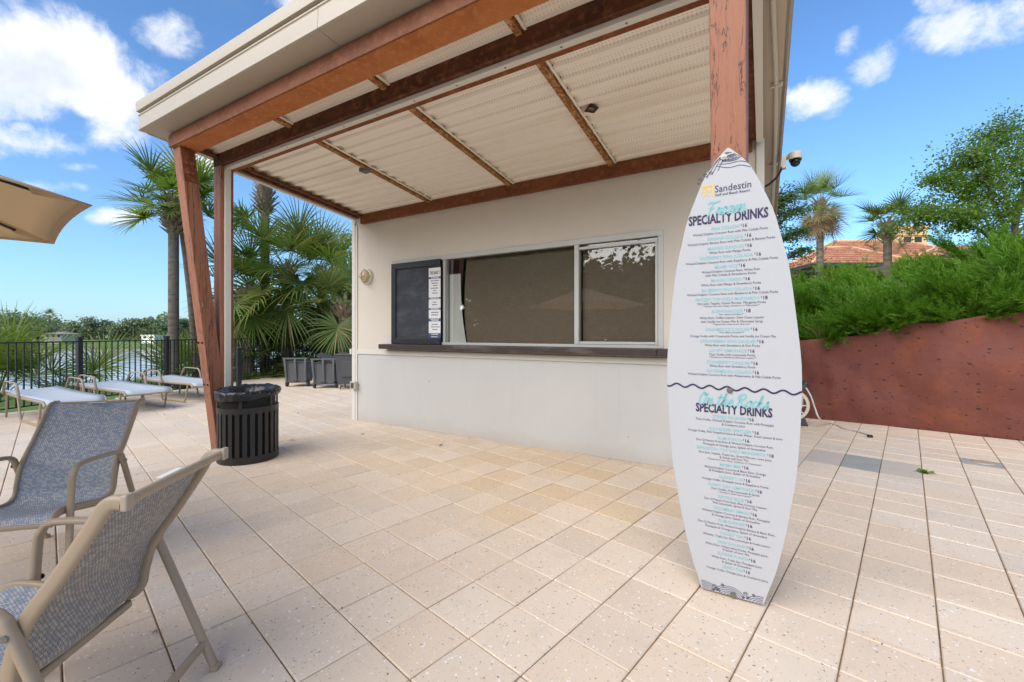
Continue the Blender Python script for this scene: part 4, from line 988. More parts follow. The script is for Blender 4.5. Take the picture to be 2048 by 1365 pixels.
b = MB(); b.box(-.048, .048, -.048, .048, .991, 1.005); cp = link('cap', b.mesh('cap'), M['bin'], o)

fence = thing('metal_fence', 'black metal picket fence around the edge of the patio', 'fence', (-11.6, 4.4, 0))
fo_ = Vector(OFF[fence.name]); fz0, fz1 = .085, 1.195
pk = MB(); pk.box(-.009, .009, -.009, .009, fz0, fz1); pk_me = pk.mesh('picket')
po = MB(); po.box(-.038, .038, -.038, .038, -.25, 1.25); po_me = po.mesh('fence_post'); pc = MB(); pc.box(-.045, .045, -.045, .045, 1.251, 1.275); pc_me = pc.mesh('cap')
for i, (a, c) in enumerate(zip(FENCE[:-1], FENCE[1:])):
    a, c = Vector((*a, 0)), Vector((*c, 0)); d = c-a; L = d.length; d.normalize(); th = math.atan2(d.y, d.x)
    for z in (fz0+.012, fz1-.012):
        b = MB(); b.sweep([a+Vector((0, 0, z)), c+Vector((0, 0, z))], .03, .036, (0, 0, 1), 4, 1); b2 = part('rail', b, M['fence'], fence)
    n = max(2, round(L/.105))
    for k in range(1, n):
        p = a+d*(L*k/n)-fo_; o = link('picket', pk_me, M['fence'], fence); o.location = p; o.rotation_euler = (0, 0, th)
    if i in (0, 1, 3, 4, 5, 7, 8, 9):
        o = link('fence_post', po_me, M['fence'], fence); o.location = a-fo_; o.rotation_euler = (0, 0, th)
        o2 = link('cap', pc_me, M['fence'], o)

# ------------------------------------------------------------------ sling chairs, chaises, umbrella corner
def uvmap(me, fn):
    ul = me.uv_layers.new(name='UVMap')
    for p in me.polygons:
        for li, vi in zip(p.loop_indices, p.vertices): ul.data[li].uv = fn(vi)
RAIL = crom([(-.392, .866), (-.365, .868), (-.34, .848), (-.312, .80), (-.145, .545), (-.112, .44), (-.098, .372), (-.055, .335), (.03, .335), (.26, .385), (.335, .392), (.365, .372), (.372, .35)], 5) if 0 else [Vector((q.x, q.y, 0)) for q in crom([(-.392, .866, 0), (-.365, .868, 0), (-.34, .848, 0), (-.312, .80, 0), (-.23, .67, 0), (-.145, .545, 0), (-.112, .44, 0), (-.098, .372, 0), (-.055, .335, 0), (.03, .335, 0), (.26, .385, 0), (.335, .392, 0), (.365, .372, 0), (.372, .35, 0)], 5)]
def sling_chair(loc, psi, label):
    t = thing('patio_chair', label, 'chair', loc, psi-PI/2, 'sling patio chairs')
    w = .244
    for s in (-1, 1):
        b = MB(); b.sweep([(s*w, p.x, p.y) for p in RAIL], .026, .042, (1, 0, 0), 12, .7); part('side_rail', b, M['frame'], t, R(60))
        b = MB(); b.box(s*w-.016, s*w+.016, -.412, -.393, .846, .892); part('end_cap', b, M['cap'], t, None, .005)
        A = crom([(s*(w+.03), .315, .0), (s*(w+.03), .302, .25), (s*(w+.03), .287, .52), (s*(w+.03), .27, .585), (s*(w+.03), .225, .617), (s*(w+.03), .05, .612), (s*(w+.03), -.07, .602), (s*(w+.03), -.118, .578), (s*(w+.03), -.142, .53), (s*(w+.03), -.25, .262), (s*(w+.03), -.354, .0)], 5)
        b = MB(); b.sweep(A, .034, .024, (1, 0, 0), 12, .75); arm = part('arm', b, M['frame'], t, R(60))
        b = MB()
        for y in (.315, -.354): b.box(s*(w+.03)-.02, s*(w+.03)+.02, y-.016, y+.016, 0, .02)
        part('foot', b, M['frame'], arm, None, .004)
        b = MB()
        for y, z in ((-.138, .535), (.288, .40)):
            b.lathe([(.011, 0), (.010, s*.004), (0, s*.006)], (s*(w+.047), y, z), 10, 'x')
        part('bolts', b, M['screw'], arm)['kind'] = 'stuff'
    for y, z, hh in ((-.392, .868, .030), (.372, .345, .026), (-.058, .300, .03)):
        b = MB(); b.sweep([(-w, y, z), (w, y, z)], .022, hh, (0, 1, 0), 10, .7); part('crossbar', b, M['frame'], t, R(60))
    b = MB(); b.sweep([(-w-.03, -.312, .105), (w+.03, -.312, .105)], .022, .036, (0, 1, 0), 10, .7); part('stretcher', b, M['frame'], t, R(60))
    b = MB(); nu = 12; L = [0]
    for a, c in zip(RAIL[:-1], RAIL[1:]): L.append(L[-1]+(c-a).length)
    nv = len(RAIL)
    for side, off in ((0, .0018), (1, -.0018)):
        b.cm = side; o = len(b.v)
        for j, p in enumerate(RAIL):
            tg = (RAIL[min(j+1, nv-1)]-RAIL[max(j-1, 0)]).normalized(); nr = Vector((-tg.y, tg.x, 0)); nr = nr if nr.y > 0 or nr.x > 0 else -nr
            for i in range(nu+1):
                x = (i/nu*2-1)*(w-.010); sag = -.020*(1-(i/nu*2-1)**2)*min(1, j/6)*min(1, (nv-1-j)/6)
                q = p+nr*(sag+off+.004); b.v.append((x, q.x, q.y))
        for j in range(nv-1):
            for i in range(nu):
                f = (o+j*(nu+1)+i, o+j*(nu+1)+i+1, o+(j+1)*(nu+1)+i+1, o+(j+1)*(nu+1)+i); b.f.append(f if side == 0 else f[::-1]); b.mi.append(side)
    me = b.mesh('sling'); per = (nu+1)*nv
    uvmap(me, lambda vi: (((vi % per) % (nu+1))/nu*2*(w-.01), L[(vi % per)//(nu+1)]))
    o = link('sling', me, [M['sling'], M['sling_back']], t, 9)
    b = MB(); b.box(-.055, .045, -.372, -.352, .874, .8765); part('care_tag', b, M['panel'], o)
    return t
sling_chair((-3.633, .814, 0), 5.478, 'blue sling patio chair seen from the front, behind the other chair')
sling_chair((-2.016, .450, 0), 3.780, 'grey backed sling patio chair seen from behind, nearest the camera')

def chaise():
    t = thing('chaise_lounge', 'x', 'chaise lounge'); w = .33
    R_ = [Vector(p) for p in [(-2.0, .392, 0), (-1.62, .378, 0), (-1.25, .366, 0), (-.6, .362, 0), (-.14, .362, 0), (-.05, .35, 0), (.0, .305, 0)]]
    P = crom(R_, 5)
    for s in (-1, 1):
        b = MB(); b.sweep([(s*w, p.x, p.y) for p in P], .028, .045, (1, 0, 0), 8, .7); part('side_rail', b, M['frame'], t, R(60))
        b = MB(); b.sweep(crom([(s*w, -.16, .35), (s*w, -.23, .10), (s*w, -.26, .03), (s*w, -.33, .014), (s*w, -.95, .014), (s*w, -1.02, .03), (s*w, -1.06, .11), (s*w, -1.16, .35)], 4), .028, .032, (1, 0, 0), 8, .7); part('leg_loop', b, M['frame'], t, R(60))
        b = MB(); b.sweep(crom([(s*(w+.03), -.98, .36), (s*(w+.035), -1.03, .50), (s*(w+.035), -1.09, .565), (s*(w+.035), -1.18, .58), (s*(w+.035), -1.52, .585), (s*(w+.035), -1.61, .575), (s*(w+.035), -1.67, .51), (s*(w+.03), -1.74, .38)], 4), .036, .022, (1, 0, 0), 8, .75); part('arm', b, M['frame'], t, R(60))
        b = MB(); b.sweep([(s*w, -1.68, .38), (s*w, -1.74, .0)], .028, .028, (1, 0, 0), 8, .7); part('leg', b, M['frame'], t, R(60))
    for y, z in ((.0, .305), (-2.0, .386), (-1.2, .345)):
        b = MB(); b.sweep([(-w, y, z), (w, y, z)], .028, .028, (0, 1, 0), 8, .8); part('crossbar', b, M['frame'], t, R(60))
    b = MB(); nu = 6; m = len(P)
    b.grid(lambda a, c: ((a*2-1)*(w-.012), P[min(int(round(c*(m-1))), m-1)].x, P[min(int(round(c*(m-1))), m-1)].y+.024-.018*(1-(a*2-1)**2)), nu, m-1); o = link('sling', b.mesh('sling'), M['sling_white'], t, 9); md = o.modifiers.new('thickness', 'SOLIDIFY'); md.thickness = .003
    return t
ch = chaise(); psi = math.atan2(.06, .998)
for k, (x, y, lb) in enumerate(((-8.70, 2.20, 'pale sling chaise lounge, lowest and leftmost of the row by the fence'), (-9.08, 3.20, 'pale sling chaise lounge in the middle of the row by the fence'), (-9.42, 4.30, 'pale sling chaise lounge nearest the slanted timber post'))):
    o = ch if k == 0 else copy_tree(ch)
    o.location = (x, y, 0); o.rotation_euler = (0, 0, psi-PI/2+.03*(k-1)); o['label'] = lb; o['group'] = 'chaise lounges by the fence'

def umbrella(c, r, zt, rise, a0, n, label, ribs=True, pole_only=False):
    t = thing('patio_umbrella', label, 'umbrella', (c[0], c[1], 0)); ap = Vector((c[0], c[1], zt+rise))
    tips = [Vector((c[0]+r*math.cos(a0+2*PI*k/n), c[1]+r*math.sin(a0+2*PI*k/n), zt)) for k in range(n)]
    for k in range(n):
        A, B = tips[k], tips[(k+1) % n]
        def pt(u, v, dz=0):
            e = A.lerp(B, u); q = e.lerp(ap, v); ctr = Vector((c[0], c[1], 0)); s = 4*u*(1-u)
            q = q+(ctr-Vector((q.x, q.y, 0)))*(.012*s*(1-v)**1.5); q.z += -.035*s*(1-v)*v*4*.5+.02*s*(1-v)+dz; return q
        b = MB(); b.grid(lambda u, v: pt(u, v), 12, 10); o = part('canopy_panel', b, M['canopy'], t, 9); md = o.modifiers.new('thickness', 'SOLIDIFY'); md.thickness = .003
        b = MB(); L = [pt(u/12, 0, -.004) for u in range(13)]; L2 = [pt(u/12, .028, -.006) for u in range(13)]; b.add(L+L2, [(i, i+1, 14+i, 13+i) for i in range(12)]); part('hem', b, M['trim'] if 0 else M['canopy'], t)
        b = MB(); d = (ap-A); b.sweep([A+d*.13-Vector((0, 0, .022)), ap-d*.03-Vector((0, 0, .03))], .016, .024, (0, 0, 1), 4, 1); rb = part('rib', b, M['rib'], t)
        b = MB(); s_ = d.normalized(); sd_ = s_.cross(Vector((0, 0, 1))).normalized(); b.add([A+d*.005+sd_*.004-Vector((0, 0, .006)), A+d*.15+sd_*.035-Vector((0, 0, .012)), A+d*.15-sd_*.035-Vector((0, 0, .012)), A+d*.005-sd_*.004-Vector((0, 0, .006)), A+d*.15-Vector((0, 0, .04))], [(0, 1, 4), (0, 4, 2, 3)]); part('rib_pocket', b, M['canopy'], rb)
    b = MB(); b.tube([(c[0], c[1], 0), (c[0], c[1], zt+rise-.01)], .022, 12); part('pole', b, M['rib'], t, R(40))
    b = MB(); b.lathe([(.26, .0), (.26, .05), (.22, .07), (.05, .09), (.04, .35), (0, .35)], (c[0], c[1], 0), 24); part('base', b, M['rib'], t, R(40))
    return t
umbrella((-3.605, -.378), 1.42, 1.95, .44, math.atan2(2.464-1.5, 1), 6, 'beige canvas umbrella whose scalloped corner juts in at the left') if 0 else None
def umb_from_cam():
    def b2(r, f): return (r*cs_-f*sn_, r*sn_+f*cs_)
    c, A = b2(-3.30, 1.50), b2(-1.983, 2.028)
    umbrella(c, math.hypot(A[0]-c[0], A[1]-c[1]), 1.95, .44, math.atan2(A[1]-c[1], A[0]-c[0]), 6, 'beige canvas umbrella whose scalloped corner juts in at the left')
umb_from_cam()
umbrella((-2.6, -9.6), 1.5, 2.15, .55, .3, 8, 'beige canvas umbrella seen only as a reflection in the right window pane')

# hose reel by the red wall
p = at_z(1618, 853); t = thing('hose_reel', 'dark plastic hose reel with a pale wheel by the red wall', 'hose reel', (p.x-.25, p.y+.06, 0), R(12))
for y, s in ((-.12, 1), (.12, 1)):
    b = MB(); b.slab([(-.30, 0), (-.22, 0), (.02, .36), (.06, .36), (.20, 0), (.30, 0), (.16, .50), (-.10, .50)] if 0 else [(.12, 0), (.22, 0), (.05, .48), (-.05, .48)], 'y', y-.02, y+.02); b.slab([(-.12, 0), (-.22, 0), (-.05, .48), (.05, .48)][::-1], 'y', y-.019, y+.019); part('side_leg', b, M['reel'], t, None, .006)
b = MB(); b.sweep([(-.10, 0, .47), (.05, 0, .50), (.20, 0, .585)], .26, .09, (0, 1, 0), 8, .6); part('handle', b, M['reel'], t, R(40), .0)
b = MB(); b.box(.16, .235, -.10, .10, .56, .63); part('guide', b, M['black'], t, None, .02)
for y in (-.145, .145):
    b = MB(); b.lathe([(.225, y-.012), (.235, y), (.225, y+.012), (.19, y+.012), (.19, y-.012), (.225, y-.012)], (0, 0, .30), 28, 'y')
    for k in range(10): a = 2*PI*k/10; b.sweep([(.05*math.cos(a), y, .30+.05*math.sin(a)), (.2*math.cos(a), y, .30+.2*math.sin(a))], .012, .025, (0, 1, 0), 4, 1)
    b.lathe([(0, y-.015), (.055, y-.015), (.055, y+.015), (0, y+.015)], (0, 0, .30), 16, 'y'); part('wheel', b, M['reel_w'], t, R(40))
q0 = at_z(1629, 848); hp = [Vector((p.x+.02, p.y+.05, .55)), Vector((p.x+.06, p.y+.03, .42))]+[at_f(1637, 810, at_z(1629, 848).y*.86+.2)]
hose = [Vector((.52, 7.42, .56)), Vector((.58, 7.44, .44)), Vector((.63, 7.46, .27)), Vector((.69, 7.46, .12)), at_z(1664, 846.5, .012), at_z(1685, 856, .012), at_z(1712, 862, .012), at_z(1732, 868.5, .012), at_z(1741, 873, .012)]
b = MB(); b.tube(crom(hose, 6), .0115, 8); o = single('garden_hose', b, M['hose'], tuple(hose[4]), 'pale garden hose curving from the reel onto the tiles', 'hose', None, 9)
b = MB(); e = hose[-1]; b.tube([e+Vector((.012, -.012, 0)), e+Vector((-.03, -.03, .004))], .022, 10); part_o = link('nozzle', b.mesh('nozzle', tuple(hose[4])), M['black'], o, 9)

# red rock wall and low kerb
RB = [(-2.6, 8.72, .9), (-1.2, 8.52, .95), (.0, 8.36, 1.10), (.54, 8.25, 1.20), (1.0, 8.19, 1.27), (1.35, 8.15, 1.34), (1.8, 8.08, 1.45), (2.3, 7.99, 1.51), (2.82, 7.88, 1.60), (3.6, 7.70, 1.72), (4.8, 7.36, 1.82), (6.2, 6.95, 1.9), (8.8, 6.1, 2.0)]
from mathutils import noise as mnoise
cr = crom(RB, 14); b = MB(); nv = 26
def rockpt(u, v):
    k = u*(len(cr)-1); i = min(int(k), len(cr)-2); q = cr[i].lerp(cr[i+1], k-i); top = q.z+.05*mnoise.noise(Vector((q.x*1.3, 3, 0)))
    n_ = Vector((-.18, -1, 0)).normalized()
    bul = .17*mnoise.noise(Vector((q.x*.8, v*1.6, 1)))+.07*mnoise.noise(Vector((q.x*2.2, v*4, 4)))+.025*mnoise.noise(Vector((q.x*6, v*9, 7)))
    if v < .62: z = top*v/.62; y = -(.03+bul*math.sin(PI*min(1, v/.62*.9+.1)))-.06*math.sin(PI*v/.62)
    else:
        a = (v-.62)/.38*PI/2; z = top+.05*math.sin(a*2)-.16*(1-math.cos(a)); y = .30*(1-math.cos(a))+.0-(.03+bul*.35)*(math.cos(a))
    return (q.x+n_.x*(-y)*-1*0+0, q.y+y, z)
b.grid(rockpt, len(cr)*2, nv); single('rock_wall', b, M['rock'], (1.5, 8.15, 0), 'long low red sculpted rock wall with dark pock marks', 'wall', None, 9)
b = MB(); K = crom([(-10.7, 7.55, 0), (-10.3, 8.0, 0), (-9.8, 8.9, 0), (-9.5, 10.2, 0)], 6); b.sweep([k+Vector((0, 0, .11)) for k in K], .30, .30, (0, 0, 1), 10, .8); single('rock_kerb', b, M['rock'], (-10.2, 8.2, 0), 'short low red rock kerb behind the grey wheeled bins', 'kerb', None, 9)

# ------------------------------------------------------------------ vegetation
nr = np.random.default_rng(7)
def leaf_quads(C, ln, wd, up=.3, rng_=nr):
    """one diamond per centre, random direction (up lifts the tips)"""
    n = len(C); a = rng_.normal(size=(n, 3)); a[:, 2] = a[:, 2]*.6+up; a /= np.linalg.norm(a, axis=1)[:, None]
    q = rng_.normal(size=(n, 3)); b_ = np.cross(a, q); b_ /= np.linalg.norm(b_, axis=1)[:, None]
    l = (ln*rng_.uniform(.6, 1.25, n))[:, None]; w_ = (wd*rng_.uniform(.7, 1.2, n))[:, None]
    V = np.stack([C-a*l/2, C+b_*w_/2, C+a*l/2, C-b_*w_/2], 1).reshape(-1, 3); return V, np.arange(4*n).reshape(-1, 4)
def frond_mesh(name, el, seed, mats, R_=.95, pet=.85, nl=32, droop=.30, wk=1.0):
    g = random.Random(seed); b = MB(); p = Vector((0, 0, 0)); e = R(el); pts = [p.copy()]
    for k in range(8):
        p = p+Vector((math.cos(e), 0, math.sin(e)))*(pet/8); e -= R(3.2)*max(.1, math.cos(e)); pts.append(p.copy())
    b.sweep(pts, .026, .016, (0, 1, 0), 5, 1, False, [1.2-.6*k/8 for k in range(9)])
    d0 = Vector((math.cos(e), 0, math.sin(e))); side = Vector((0, 1, 0)); nrm = side.cross(d0)*-1
    for k in range(nl):
        a = R(-148+296*(k+.5)/nl+g.uniform(-2, 2)); base = p+d0*(.16*R_*max(0, math.cos(a)))
        d = (d0*math.cos(a)+side*math.sin(a)+nrm*(.28*abs(math.sin(a))+g.uniform(-.06, .10))).normalized()
        L = R_*(1.15 if droop > .4 else 1.0)*(.68+.34*max(0, math.cos(a*.6)))*g.uniform(.9, 1.06); q = base.copy(); wv = d.cross(nrm).normalized()
        n = 5; V = []; dr = droop*g.uniform(.5, 1.5)
        for s in range(n+1):
            f = s/n; wd = .0265*wk*R_*(.75+1.0*f if f < .45 else 1.2-(f-.45)*2.05)
            V += [q-wv*max(wd, .0015), q+wv*max(wd, .0015)]
            q = q+d*(L/n); d = (d+Vector((0, 0, -dr*(f**1.3)*1.1))).normalized()
        b.add(V, [(2*s, 2*s+1, 2*s+3, 2*s+2) for s in range(n)])
    me = b.mesh(name); me.materials.append(mats); return me
FR = {}
def fronds(matname, droop=.30):
    if (matname, droop) not in FR:
        FR[(matname, droop)] = [(el, frond_mesh('frond', el, 31*k+i, M[matname], droop=droop, nl=46 if droop > .35 else 40 if droop < .25 else 34, wk=.62 if droop > .35 else .52 if droop < .25 else .92)) for k, el in enumerate((78, 58, 38, 18, -5, -32, -62)) for i in range(2)]
    return FR[(matname, droop)]
def put_fronds(t, top, n, size, el_lo, el_hi, seed, mats=('frond',), droop=.30, az=None, petscale=1):
    g = random.Random(seed); ga = 2.39996
    for k in range(n):
        f = (k+.5)/n; el = el_hi+(el_lo-el_hi)*f+g.uniform(-9, 9); L = fronds(mats[g.randrange(len(mats))], droop)
        el_, me = min(L, key=lambda q: abs(q[0]-el)+g.uniform(0, 9)); a = k*ga+g.uniform(-.3, .3) if az is None else az[0]+(az[1]-az[0])*g.random()
        o = link('frond', me, [], t); s = size*g.uniform(.85, 1.12); o.scale = (s, s, s)
        o.location = (top[0]+.05*math.cos(a), top[1]+.05*math.sin(a), top[2]-.28*f*size*.6); o.rotation_euler = (g.uniform(-.25, .25), g.uniform(-.12, .12), a)
def palm(x, y, z0, h, r, size, n, label, seed, lean=(0, 0), lo=-35, hi=85, boots=.9, skirt=0, mats=('frond', 'frond', 'frond_y'), droop=.30, group=None, dead=0):
    t = thing('palm_tree', label, 'palm tree', (x, y, z0), 0, group); g = random.Random(seed)
    pts = [Vector((x+lean[0]*(k/12)**1.6, y+lean[1]*(k/12)**1.6, z0-.3+(h+.3)*k/12)) for k in range(13)]
    tp = [1.25, 1.12, 1.04]+[1.0+g.uniform(-.03, .03) for _ in range(8)]+[.98, .95]
    b = MB(); b.tube(pts, r, 14, tp); part('trunk', b, M['palm_trunk'], t, 9)
    top = Vector((pts[-1].x-x, pts[-1].y-y, h))
    if boots:
        b = MB(); nb = int(80*boots)
        for k in range(nb):
            f = k/nb; zz = h-boots*(1-f)*.95+.02; a = k*2.39996; rr_ = r*(1.0+.45*math.sin(PI*min(1, f*1.05)))
            o = Vector((top.x+rr_*math.cos(a)*.9, top.y+rr_*math.sin(a)*.9, zz)); d = Vector((math.cos(a), math.sin(a), .9+f)).normalized(); s = Vector((-math.sin(a), math.cos(a), 0)); L = g.uniform(.20, .42)
            e = o+d*L+Vector((math.cos(a), math.sin(a), -.2))*.05; th = d.cross(s)*.02
            b.add([tuple(Vector(q)+Vector((x, y, z0))) for q in (o-s*.055, o+s*.055, e+s*.030, e-s*.030, o-s*.05+th, o+s*.05+th)], [(0, 1, 2, 3), (4, 5, 2, 3), (0, 4, 3), (1, 5, 2)])
        b.lathe([(r*.9, z0+h-boots), (r*1.35, z0+h-boots*.5), (r*1.0, z0+h)], (x+top.x, y+top.y, 0), 12)
        part('leaf_bases', b, M['boot'], t)['kind'] = 'stuff'
    put_fronds(t, top, n, size, lo, hi, seed, mats, droop)
    if dead: put_fronds(t, top-Vector((0, 0, .25)), dead, size*.95, -75, -45, seed+5, ('frond_dead',), .22)
    return t
def cpt(u, f): q = at_f(u, HZ, f); return q.x, q.y
# tall palms beyond the fence
x, y = cpt(347, 11.6); palm(x, y, -.35, 5.25, .122, .92, 14, 'tall cabbage palm with a full crown, left of the slanted post', 11, (-.12, .05), -12, 80, .95, droop=.3)
x, y = cpt(396, 12.4); palm(x, y, -.4, 5.3, .11, .9, 11, 'palm whose grey trunk hides behind the slanted post', 12, (-.42, -.25), -5, 70, .6, droop=.3)
x, y = cpt(530, 14.3); t = palm(x, y, -.4, 6.75, .135, 1.05, 15, 'tall palm right of the white post track, crown cut off by the canopy', 13, (0, 0), 38, 85, 1.15, droop=.28)
put_fronds(t, Vector((0, 0, 6.3)), 2, 1.0, -30, -20, 3, ('frond',), .3, (R(205), R(225)))
# sabal clump between the post and the hut
for k, (u, v, f, n, s, lb) in enumerate(((575, 540, 13.6, 20, 1.3, 'broad sabal palm with drooping leaves, middle of the clump beside the hut'), (645, 555, 14.6, 18, 1.3, 'sabal palm whose leaves droop above the tall charcoal bin'), (497, 585, 13.2, 20, 1.05, 'young sabal palm touching the white post track'), (690, 610, 12.8, 14, .9, 'young sabal palm peeping past the corner of the hut'))):
    x, y = cpt(u, f); z = CAM_H+(HZ-v)*f/FPX; palm(x, y, -.3, z+.3, .17, s, n, lb, 20+k, (0, 0), -62, 80, .5, mats=('frond', 'frond_grey', 'frond_y', 'frond_y') if k != 2 else ('frond_y', 'frond', 'frond_y'), droop=.50)
def palmetto(u, f, n, s, lb, seed, mats=('frond', 'frond_y', 'frond_y'), lo=8, hi=82, z=-.35, droop=.2, group=None):
    x, y = cpt(u, f); t = thing('palmetto', lb, 'palm bush', (x, y, z), 0, group)
    b = MB(); b.lathe([(.10, z-.1), (.09, z+.12), (0, z+.2)], (x, y, 0), 8); part('stump', b, M['boot'], t)
    put_fronds(t, Vector((0, 0, .1)), n, s, lo, hi, seed, mats, droop)
palmetto(-8, 12.0, 15, 1.38, 'tall pale palmetto at the far left end of the fence', 41, ('frond_y', 'frond_grey', 'frond_y'), 15, 88, -.5, .24)
palmetto(170, 12.0, 6, 1.2, 'palmetto with long arching leaves behind the left fence post', 43, ('frond_y', 'frond'), 20, 70, -.6, .24)
palmetto(305, 12.2, 6, .95, 'dark green palmetto between the two left fence posts', 44, ('frond', 'frond'), 5, 60, -.4, .24)
palmetto(372, 12.8, 12, 1.15, 'palmetto at the foot of the tall palm behind the slanted post', 45, ('frond', 'frond_y'), 0, 75, -.3)
palmetto(425, 13.0, 12, 1.15, 'palmetto hidden behind the base of the timber posts', 46, ('frond', 'frond_y'), 0, 75, -.3)
palmetto(500, 13.8, 16, 1.25, 'yellow green palmetto above the short black post', 47, ('frond_y', 'frond_y', 'frond'), -20, 70, .2, .4)
palmetto(555, 14.2, 16, 1.25, 'palmetto behind the fence left of the wheeled bins', 48, ('frond', 'frond_y'), -25, 70, .25, .4)
palmetto(620, 14.5, 16, 1.2, 'shaded palmetto directly behind the wheeled bins', 49, ('frond', 'frond_grey'), -30, 65, .4, .45)
palmetto(680, 14.0, 14, 1.2, 'palmetto behind the tall charcoal bin', 50, ('frond', 'frond'), -25, 70, .2, .4)

def bush(name, label, cat, c, rx, n, ln, wd, m, up=.3, stems=5, group=None, hollow=.5, seed=0):
    g = np.random.default_rng(seed+100); t = thing(name, label, cat, tuple(c), 0, group)
    d = g.normal(size=(n, 3)); d /= np.linalg.norm(d, axis=1)[:, None]; rad = (hollow+(1-hollow)*g.random(n))**.7
    cl = g.normal(size=(26, 3)); cl /= np.linalg.norm(cl, axis=1)[:, None]; k = g.integers(0, 26, n)
    P = np.where(g.random(n)[:, None] < .75, cl[k]*.8+d*rad[:, None]*.42, d*rad[:, None])*np.array(rx)+np.array([0, 0, rx[2]*.95]); P[:, 2] = np.maximum(P[:, 2], .02)
    V, F = leaf_quads(P, ln, wd, up, g); o = link('foliage', np_mesh('foliage', V, F), m, t)
    b = MB(); gg = random.Random(seed)
    for s in range(stems):
        a = gg.uniform(0, 2*PI); b.tube(crom([(c[0], c[1], c[2]-.1), (c[0]+.3*rx[0]*math.cos(a), c[1]+.3*rx[1]*math.sin(a), c[2]+.7*rx[2]), (c[0]+.7*rx[0]*math.cos(a), c[1]+.7*rx[1]*math.sin(a), c[2]+1.5*rx[2])], 4), .03, 5, [1-.7*i/8 for i in range(9)])
    part('stems', b, M['bark'], t, 9); return t
# dark thicket closing the view behind the palms
for k, (u, f, rx, n) in enumerate(((470, 15.5, (1.1, 1.0, 1.0), 1500), (545, 16.2, (1.2, 1.0, 1.1), 1800), (620, 16.5, (1.3, 1.0, 1.25), 2000), (690, 16.2, (1.2, 1.0, 1.3), 1800), (405, 15.0, (1.0, .9, .75), 1200))):
    x, y = cpt(u, f); bush('thicket', ('dark shrub behind the short black post', 'dark shrub behind the fence, left of the wheeled bins', 'dark shrub behind the wheeled bins', 'dark shrub behind the tall charcoal bin', 'dark shrub behind the two timber posts')[k], 'shrub', (x, y, -.2), rx, n, .12, .06, M['cedar'], seed=k)

def tree(name, label, cat, base, limbs, nleaf, ln, wd, leafm, seed, spread=.35, tr=.13, sub=3, group=None, up=.2, flat=1.0, barkm='bark'):
    """trunk and limbs given as polylines from the base; twigs and leaves grow along the limbs"""
    g = random.Random(seed); t = thing(name, label, cat, tuple(base), 0, group); ends = []
    b = MB()
    for L, r0 in limbs:
        P = crom(L, 5); n = len(P); b.tube(P, r0, 8, [1-.75*i/(n-1) for i in range(n)])
    part('trunk', b, M[barkm], t, 9)
    b = MB()
    for L, r0 in limbs:
        P = crom(L, 5); n = len(P)
        for i in range(int(n*.35), n):
            for _ in range(sub):
                d = Vector((g.gauss(0, 1), g.gauss(0, 1), g.gauss(.15, .6)*flat)).normalized(); l = spread*g.uniform(.5, 1.7)
                q = P[i]+d*l+Vector((0, 0, -.1*l)); b.tube([P[i], P[i].lerp(q, .5)+Vector((0, 0, .12*l)), q], max(.006, r0*.14), 4, [1, .7, .3], False); ends.append((P[i].lerp(q, .55), l*.45)); ends.append((q, l*.55))
    part('twigs', b, M[barkm], t)['kind'] = 'stuff'
    g2 = np.random.default_rng(seed); E = np.array([tuple(p) for p, _ in ends]); rad = np.array([r for _, r in ends])
    k = g2.integers(0, len(E), nleaf); C = E[k]+g2.normal(size=(nleaf, 3))*rad[k][:, None]*np.array([.62, .62, .45*flat])-np.array(base)
    V, F = leaf_quads(C, ln, wd, up, g2); link('foliage', np_mesh('foliage', V, F), M[leafm], t)
    return t
def V3(u, v, f, df=0): return tuple(at_f(u, v, f+df))
# open crowned tree at the right edge, slim tree by the hut corner, dark layered cedar behind the hut
f = 15.0
tree('broadleaf_tree', 'open crowned green tree rising at the right edge above the junipers', 'tree', V3(2030, 590, f), [
    ([V3(2030, 600, f), V3(2020, 530, f), V3(2035, 430, f, .3), V3(2060, 330, f, .6), V3(2075, 260, f, .9)], .13),
    ([V3(2022, 530, f), V3(1985, 480, f, -.2), V3(1925, 440, f, -.5), V3(1880, 428, f, -.8), V3(1838, 440, f, -1)], .075),
    ([V3(1990, 480, f), V3(1960, 420, f, .6), V3(1915, 375, f, .8), V3(1868, 360, f, 1.)], .05),
    ([V3(2024, 490, f), V3(1995, 420, f, -.6), V3(1965, 350, f, -.9), V3(1935, 305, f, -1.)], .06),
    ([V3(2030, 450, f), V3(2000, 360, f, .4), V3(1988, 290, f, .6), V3(1998, 255, f, .6)], .055),
    ([V3(2030, 470, f), V3(2090, 420, f), V3(2150, 380, f), V3(2210, 370, f)], .06),
    ([V3(2050, 380, f), V3(2100, 320, f, -.6), V3(2140, 260, f, -.9)], .05)], 26000, .105, .066, 'broad', 3, .56, sub=5)
f = 17.0
tree('slim_tree', 'thin leaved slim tree rising behind the corner of the hut', 'tree', V3(700, 700, f), [
    ([V3(700, 710, f), V3(700, 620, f), V3(690, 540, f), V3(684, 470, f)], .07), ([V3(700, 600, f), V3(720, 540, f), V3(735, 470, f)], .05), ([V3(695, 560, f), V3(665, 510, f), V3(655, 480, f)], .035), ([V3(700, 640, f), V3(672, 590, f), V3(668, 560, f)], .035)], 3800, .115, .07, 'broad', 5, .36, sub=4)
f = 13.0
